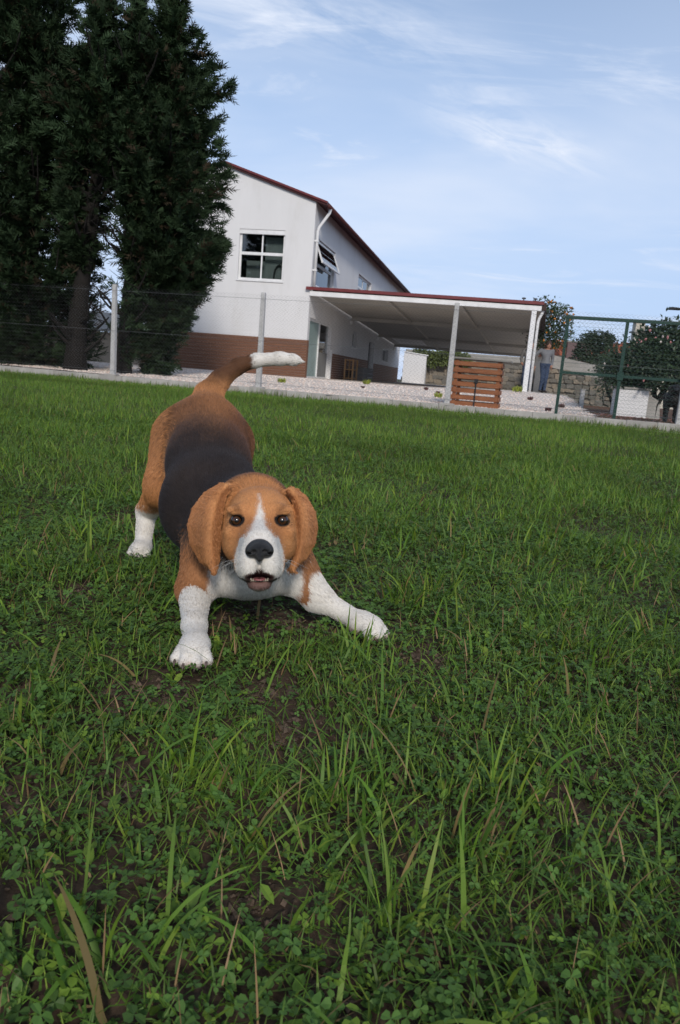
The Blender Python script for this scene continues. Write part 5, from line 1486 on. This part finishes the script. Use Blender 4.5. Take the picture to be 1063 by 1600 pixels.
# ------------------------------------------------------------------ two people beside the carport post
m_cloth = attr_mat('clothes and skin', rough=.85, spec=.15, noise=.12, nscale=60, bump=.2)
def finger_set(S, wrist, palm, d, side, r=.0085):
    d = np.array(d); d = d / np.linalg.norm(d); side = np.array(side)
    S.cone(wrist, palm, .026, .03, .015)
    for q, l in ((-.026, .062), (-.009, .075), (.009, .07), (.025, .055)):
        a = np.array(palm) + side * q + d * .02; m_ = a + d * l * .6; e = m_ + d * l * .35 + np.array([0, 0, -.018])
        S.cone(a, m_, r, r * .95, .003); S.cone(m_, e, r * .95, r * .8, .003)
    a = np.array(palm) - side * .03 - d * .01
    S.cone(a, a + d * .045 - side * .028, r * 1.1, r * .85, .004)
def person(label, loc, rot, pose, colours, pack=False, hair_long=False):
    S = SDF((-.80, -.42, -.02), (.5, .42, 1.75), .010)
    P = pose
    for s, hip, kn, an in P['legs']:
        S.chain([hip, kn, an], [.088, .062, .046], .03)
        S.cone((an[0], an[1], .05), (an[0] + s * .03, an[1] - .15, .032), .042, .034, .02)
    S.ell((0, 0, .92), (.165, .125, .15), None, .05)
    S.cone((0, 0, .95), (0, -.005, 1.22), .125, .14, .06)
    S.ell((0, 0, 1.27), (.19, .115, .13), None, .05)
    for sh, el, wr, pm, fd, sd in P['arms']:
        S.chain([sh, el], [.062, .048], .03); S.chain([el, wr], [.046, .036], .02)
        finger_set(S, wr, pm, fd, sd)
    nk = P['head'] - np.array([0, -.01, .17])
    S.cone(nk, P['head'] - np.array([0, -.01, .08]), .05, .047, .02)
    h = P['head']
    S.ell(h, (.074, .092, .112), None, .01)
    S.ell(h + np.array([0, -.045, -.055]), (.05, .05, .055), None, .03)
    S.cone(h + np.array([0, -.088, .0]), h + np.array([0, -.112, -.028]), .011, .015, .01)
    for s in (-1, 1):
        S.ell(h + np.array([s * .075, .005, -.01]), (.012, .022, .032), None, .008)
        S.ell(h + np.array([s * .031, -.089, .012]), (.017, .012, .011), None, .006, cut=True)
    V, F = S.mesh()
    z = V[:, 2]; d_h = np.linalg.norm((V - h) / np.array([1, 1, 1.15]), axis=1)
    skin = np.array([.36, .19, .13])
    c = np.where((z < .93)[:, None], np.array(colours['legs']), np.array(colours['top']))
    c = c * (.85 + .3 * vnoise(V, 9, 3))[:, None]
    for sh, el, wr, pm, fd, sd in P['arms']:
        hd = (np.linalg.norm(V - np.array(pm) - np.array(fd) * .03, axis=1) < .095) & (seg_dist(V, wr, np.array(pm) + np.array(fd) * .1) < .06)
        c[hd] = skin
        ar = (seg_dist(V, sh, el) < .075) | (seg_dist(V, el, wr) < .055)
        c[ar & ~hd] = np.array(colours['top']) * .95
    fc = (z > h[2] - .15) & (d_h < .17); c[fc] = skin
    c[fc & (z > h[2] - .062) & (z < h[2] - .048) & (np.abs(V[:, 0] - h[0]) < .028) & (V[:, 1] < h[1] - .06)] = np.array([.28, .08, .07])
    for s in (-1, 1): c[np.linalg.norm(V - (h + np.array([s * .031, -.082, .012])), axis=1) < .017] = np.array([.05, .03, .025])
    c[z < .075] = np.array(colours['shoes'])
    o = np_mesh('person', V, F, m_cloth, None, c, True, loc)
    o.rotation_euler.z = rot
    tag(o, label, 'person')
    HS = SDF(h - .22, h + .2, .009)
    HS.ell(h + np.array([0, .018, .035]), (.096, .112, .112), None, .01)
    if hair_long:
        for s in (-1, 1): HS.cone(h + np.array([s * .07, .02, .02]), h + np.array([s * .078, .03, -.10]), .03, .022, .03)
        HS.cone(h + np.array([0, .07, 0]), h + np.array([0, .07, -.12]), .06, .05, .03)
    HS.ell(h + np.array([0, -.09, -.035]), (.052, .062, .072), None, .02, cut=True)
    Vh, Fh = HS.mesh()
    np_mesh('hair', Vh, Fh, surf('dark hair', colours['hair'], tuple(q * .6 for q in colours['hair']), scale=60, rough=.6, stretch=(6, 6, 1)), o, None, True)
    if pack:
        PS = SDF((-.3, .02, .85), (.3, .4, 1.5), .012)
        PS.ell((0, .2, 1.15), (.17, .10, .24), None, .02); PS.ell((0, .28, 1.08), (.12, .06, .13), None, .03)
        for s in (-1, 1): PS.chain([(s * .12, .14, 1.36), (s * .13, .06, 1.42), (s * .13, .07, 1.4)], [.02, .02, .02], .01)
        Vp, Fp = PS.mesh()
        np_mesh('backpack', Vp, Fp, surf('black nylon', (.02, .02, .022)), o, None, True)
    return o
H1 = np.array([.03, -.02, 1.52])
person('woman in grey jumper and blue jeans, arm stretched to the white post', (6.26, 24.45, .425), .05,
       dict(legs=[(-1, (-.085, 0, .88), (-.05, -.02, .48), (-.075, .0, .075)), (1, (.085, 0, .88), (.06, -.05, .48), (.055, -.03, .075))],
            arms=[((-.185, 0, 1.34), (-.36, .02, 1.19), (-.54, -.05, 1.27), (-.60, -.06, 1.30), (-.8, -.05, .5), (.3, 0, .9)), ((.185, 0, 1.34), (.235, .06, 1.08), (.20, -.04, .88), (.195, -.06, .82), (0, -.2, -1), (0, 1, 0))], head=H1),
       dict(legs=(.04, .058, .10), top=(.165, .17, .18), shoes=(.05, .04, .035), hair=(.05, .028, .018)), hair_long=True)
H2 = np.array([.10, -.03, 1.60])
person('man in grey jacket with a black backpack, half hidden by the white post', (6.06, 26.0, .41), -.35,
       dict(legs=[(-1, (-.09, 0, .9), (-.095, -.01, .48), (-.10, .02, .075)), (1, (.09, 0, .9), (.10, -.03, .48), (.11, .0, .075))],
            arms=[((-.2, 0, 1.36), (-.26, .04, 1.10), (-.20, -.12, .95), (-.17, -.17, .92), (.5, -.7, -.2), (0, 0, 1)), ((.2, 0, 1.36), (.27, .05, 1.10), (.25, -.05, .88), (.245, -.07, .82), (0, -.2, -1), (0, 1, 0))], head=H2),
       dict(legs=(.05, .07, .12), top=(.15, .145, .14), shoes=(.04, .035, .03), hair=(.035, .025, .02)), pack=True)

# ------------------------------------------------------------------ black dog at the right edge
BS = SDF((-.22, -.42, -.01), (.22, .62, .66), .009)
BS.chain([(0, 0, .40), (0, .28, .41), (0, .46, .42)], [.115, .10, .09], .05)
BS.ell((0, .0, .36), (.095, .12, .12), None, .05)
BS.cone((0, -.03, .46), (0, -.16, .53), .075, .06, .04)
BS.ell((0, -.20, .545), (.058, .075, .06), None, .02)
BS.cone((0, -.24, .53), (0, -.335, .505), .036, .024, .02)
for s in (-1, 1):
    BS.chain([(s * .065, -.01, .36), (s * .07, .01, .24), (s * .068, -.01, .10), (s * .068, -.02, .03)], [.05, .034, .022, .022], .02)
    BS.cone((s * .068, -.02, .022), (s * .068, -.055, .016), .023, .018, .01)
    BS.chain([(s * .065, .44, .40), (s * .075, .38, .25), (s * .07, .50, .12), (s * .07, .47, .03)], [.075, .042, .023, .021], .02)
    BS.cone((s * .07, .47, .022), (s * .07, .43, .016), .022, .017, .01)
    BS.chain([(s * .055, -.18, .585), (s * .085, -.17, .54), (s * .088, -.18, .48)], [.014, .026, .014], .01)
BS.chain([(0, .53, .45), (0, .64, .42), (0, .60, .30)], [.028, .02, .01], .02)
Vb, Fb = BS.mesh()
bd = np_mesh('dog', Vb, Fb, surf('black coat', (.020, .019, .019), (.012, .012, .012), scale=40, rough=.55, bump=.4, bscale=150, stretch=(1, .4, 1)), None, None, True, (5.66, 13.1, .115))
bd.rotation_euler.z = -.35; bd.scale = (1.15, 1.15, 1.1)
tag(bd, 'black dog standing behind the fence at the right edge', 'dog')
for s in (-1, 1):
    bm = bmesh.new(); bmesh.ops.create_icosphere(bm, subdivisions=2, radius=.011, matrix=Matrix.Translation((s * .028, -.255, .565)))
    me = bpy.data.meshes.new('eye'); bm.to_mesh(me); bm.free(); link_mesh('eye', me, m_eye if 'm_eye' in globals() else m_dark, bd)
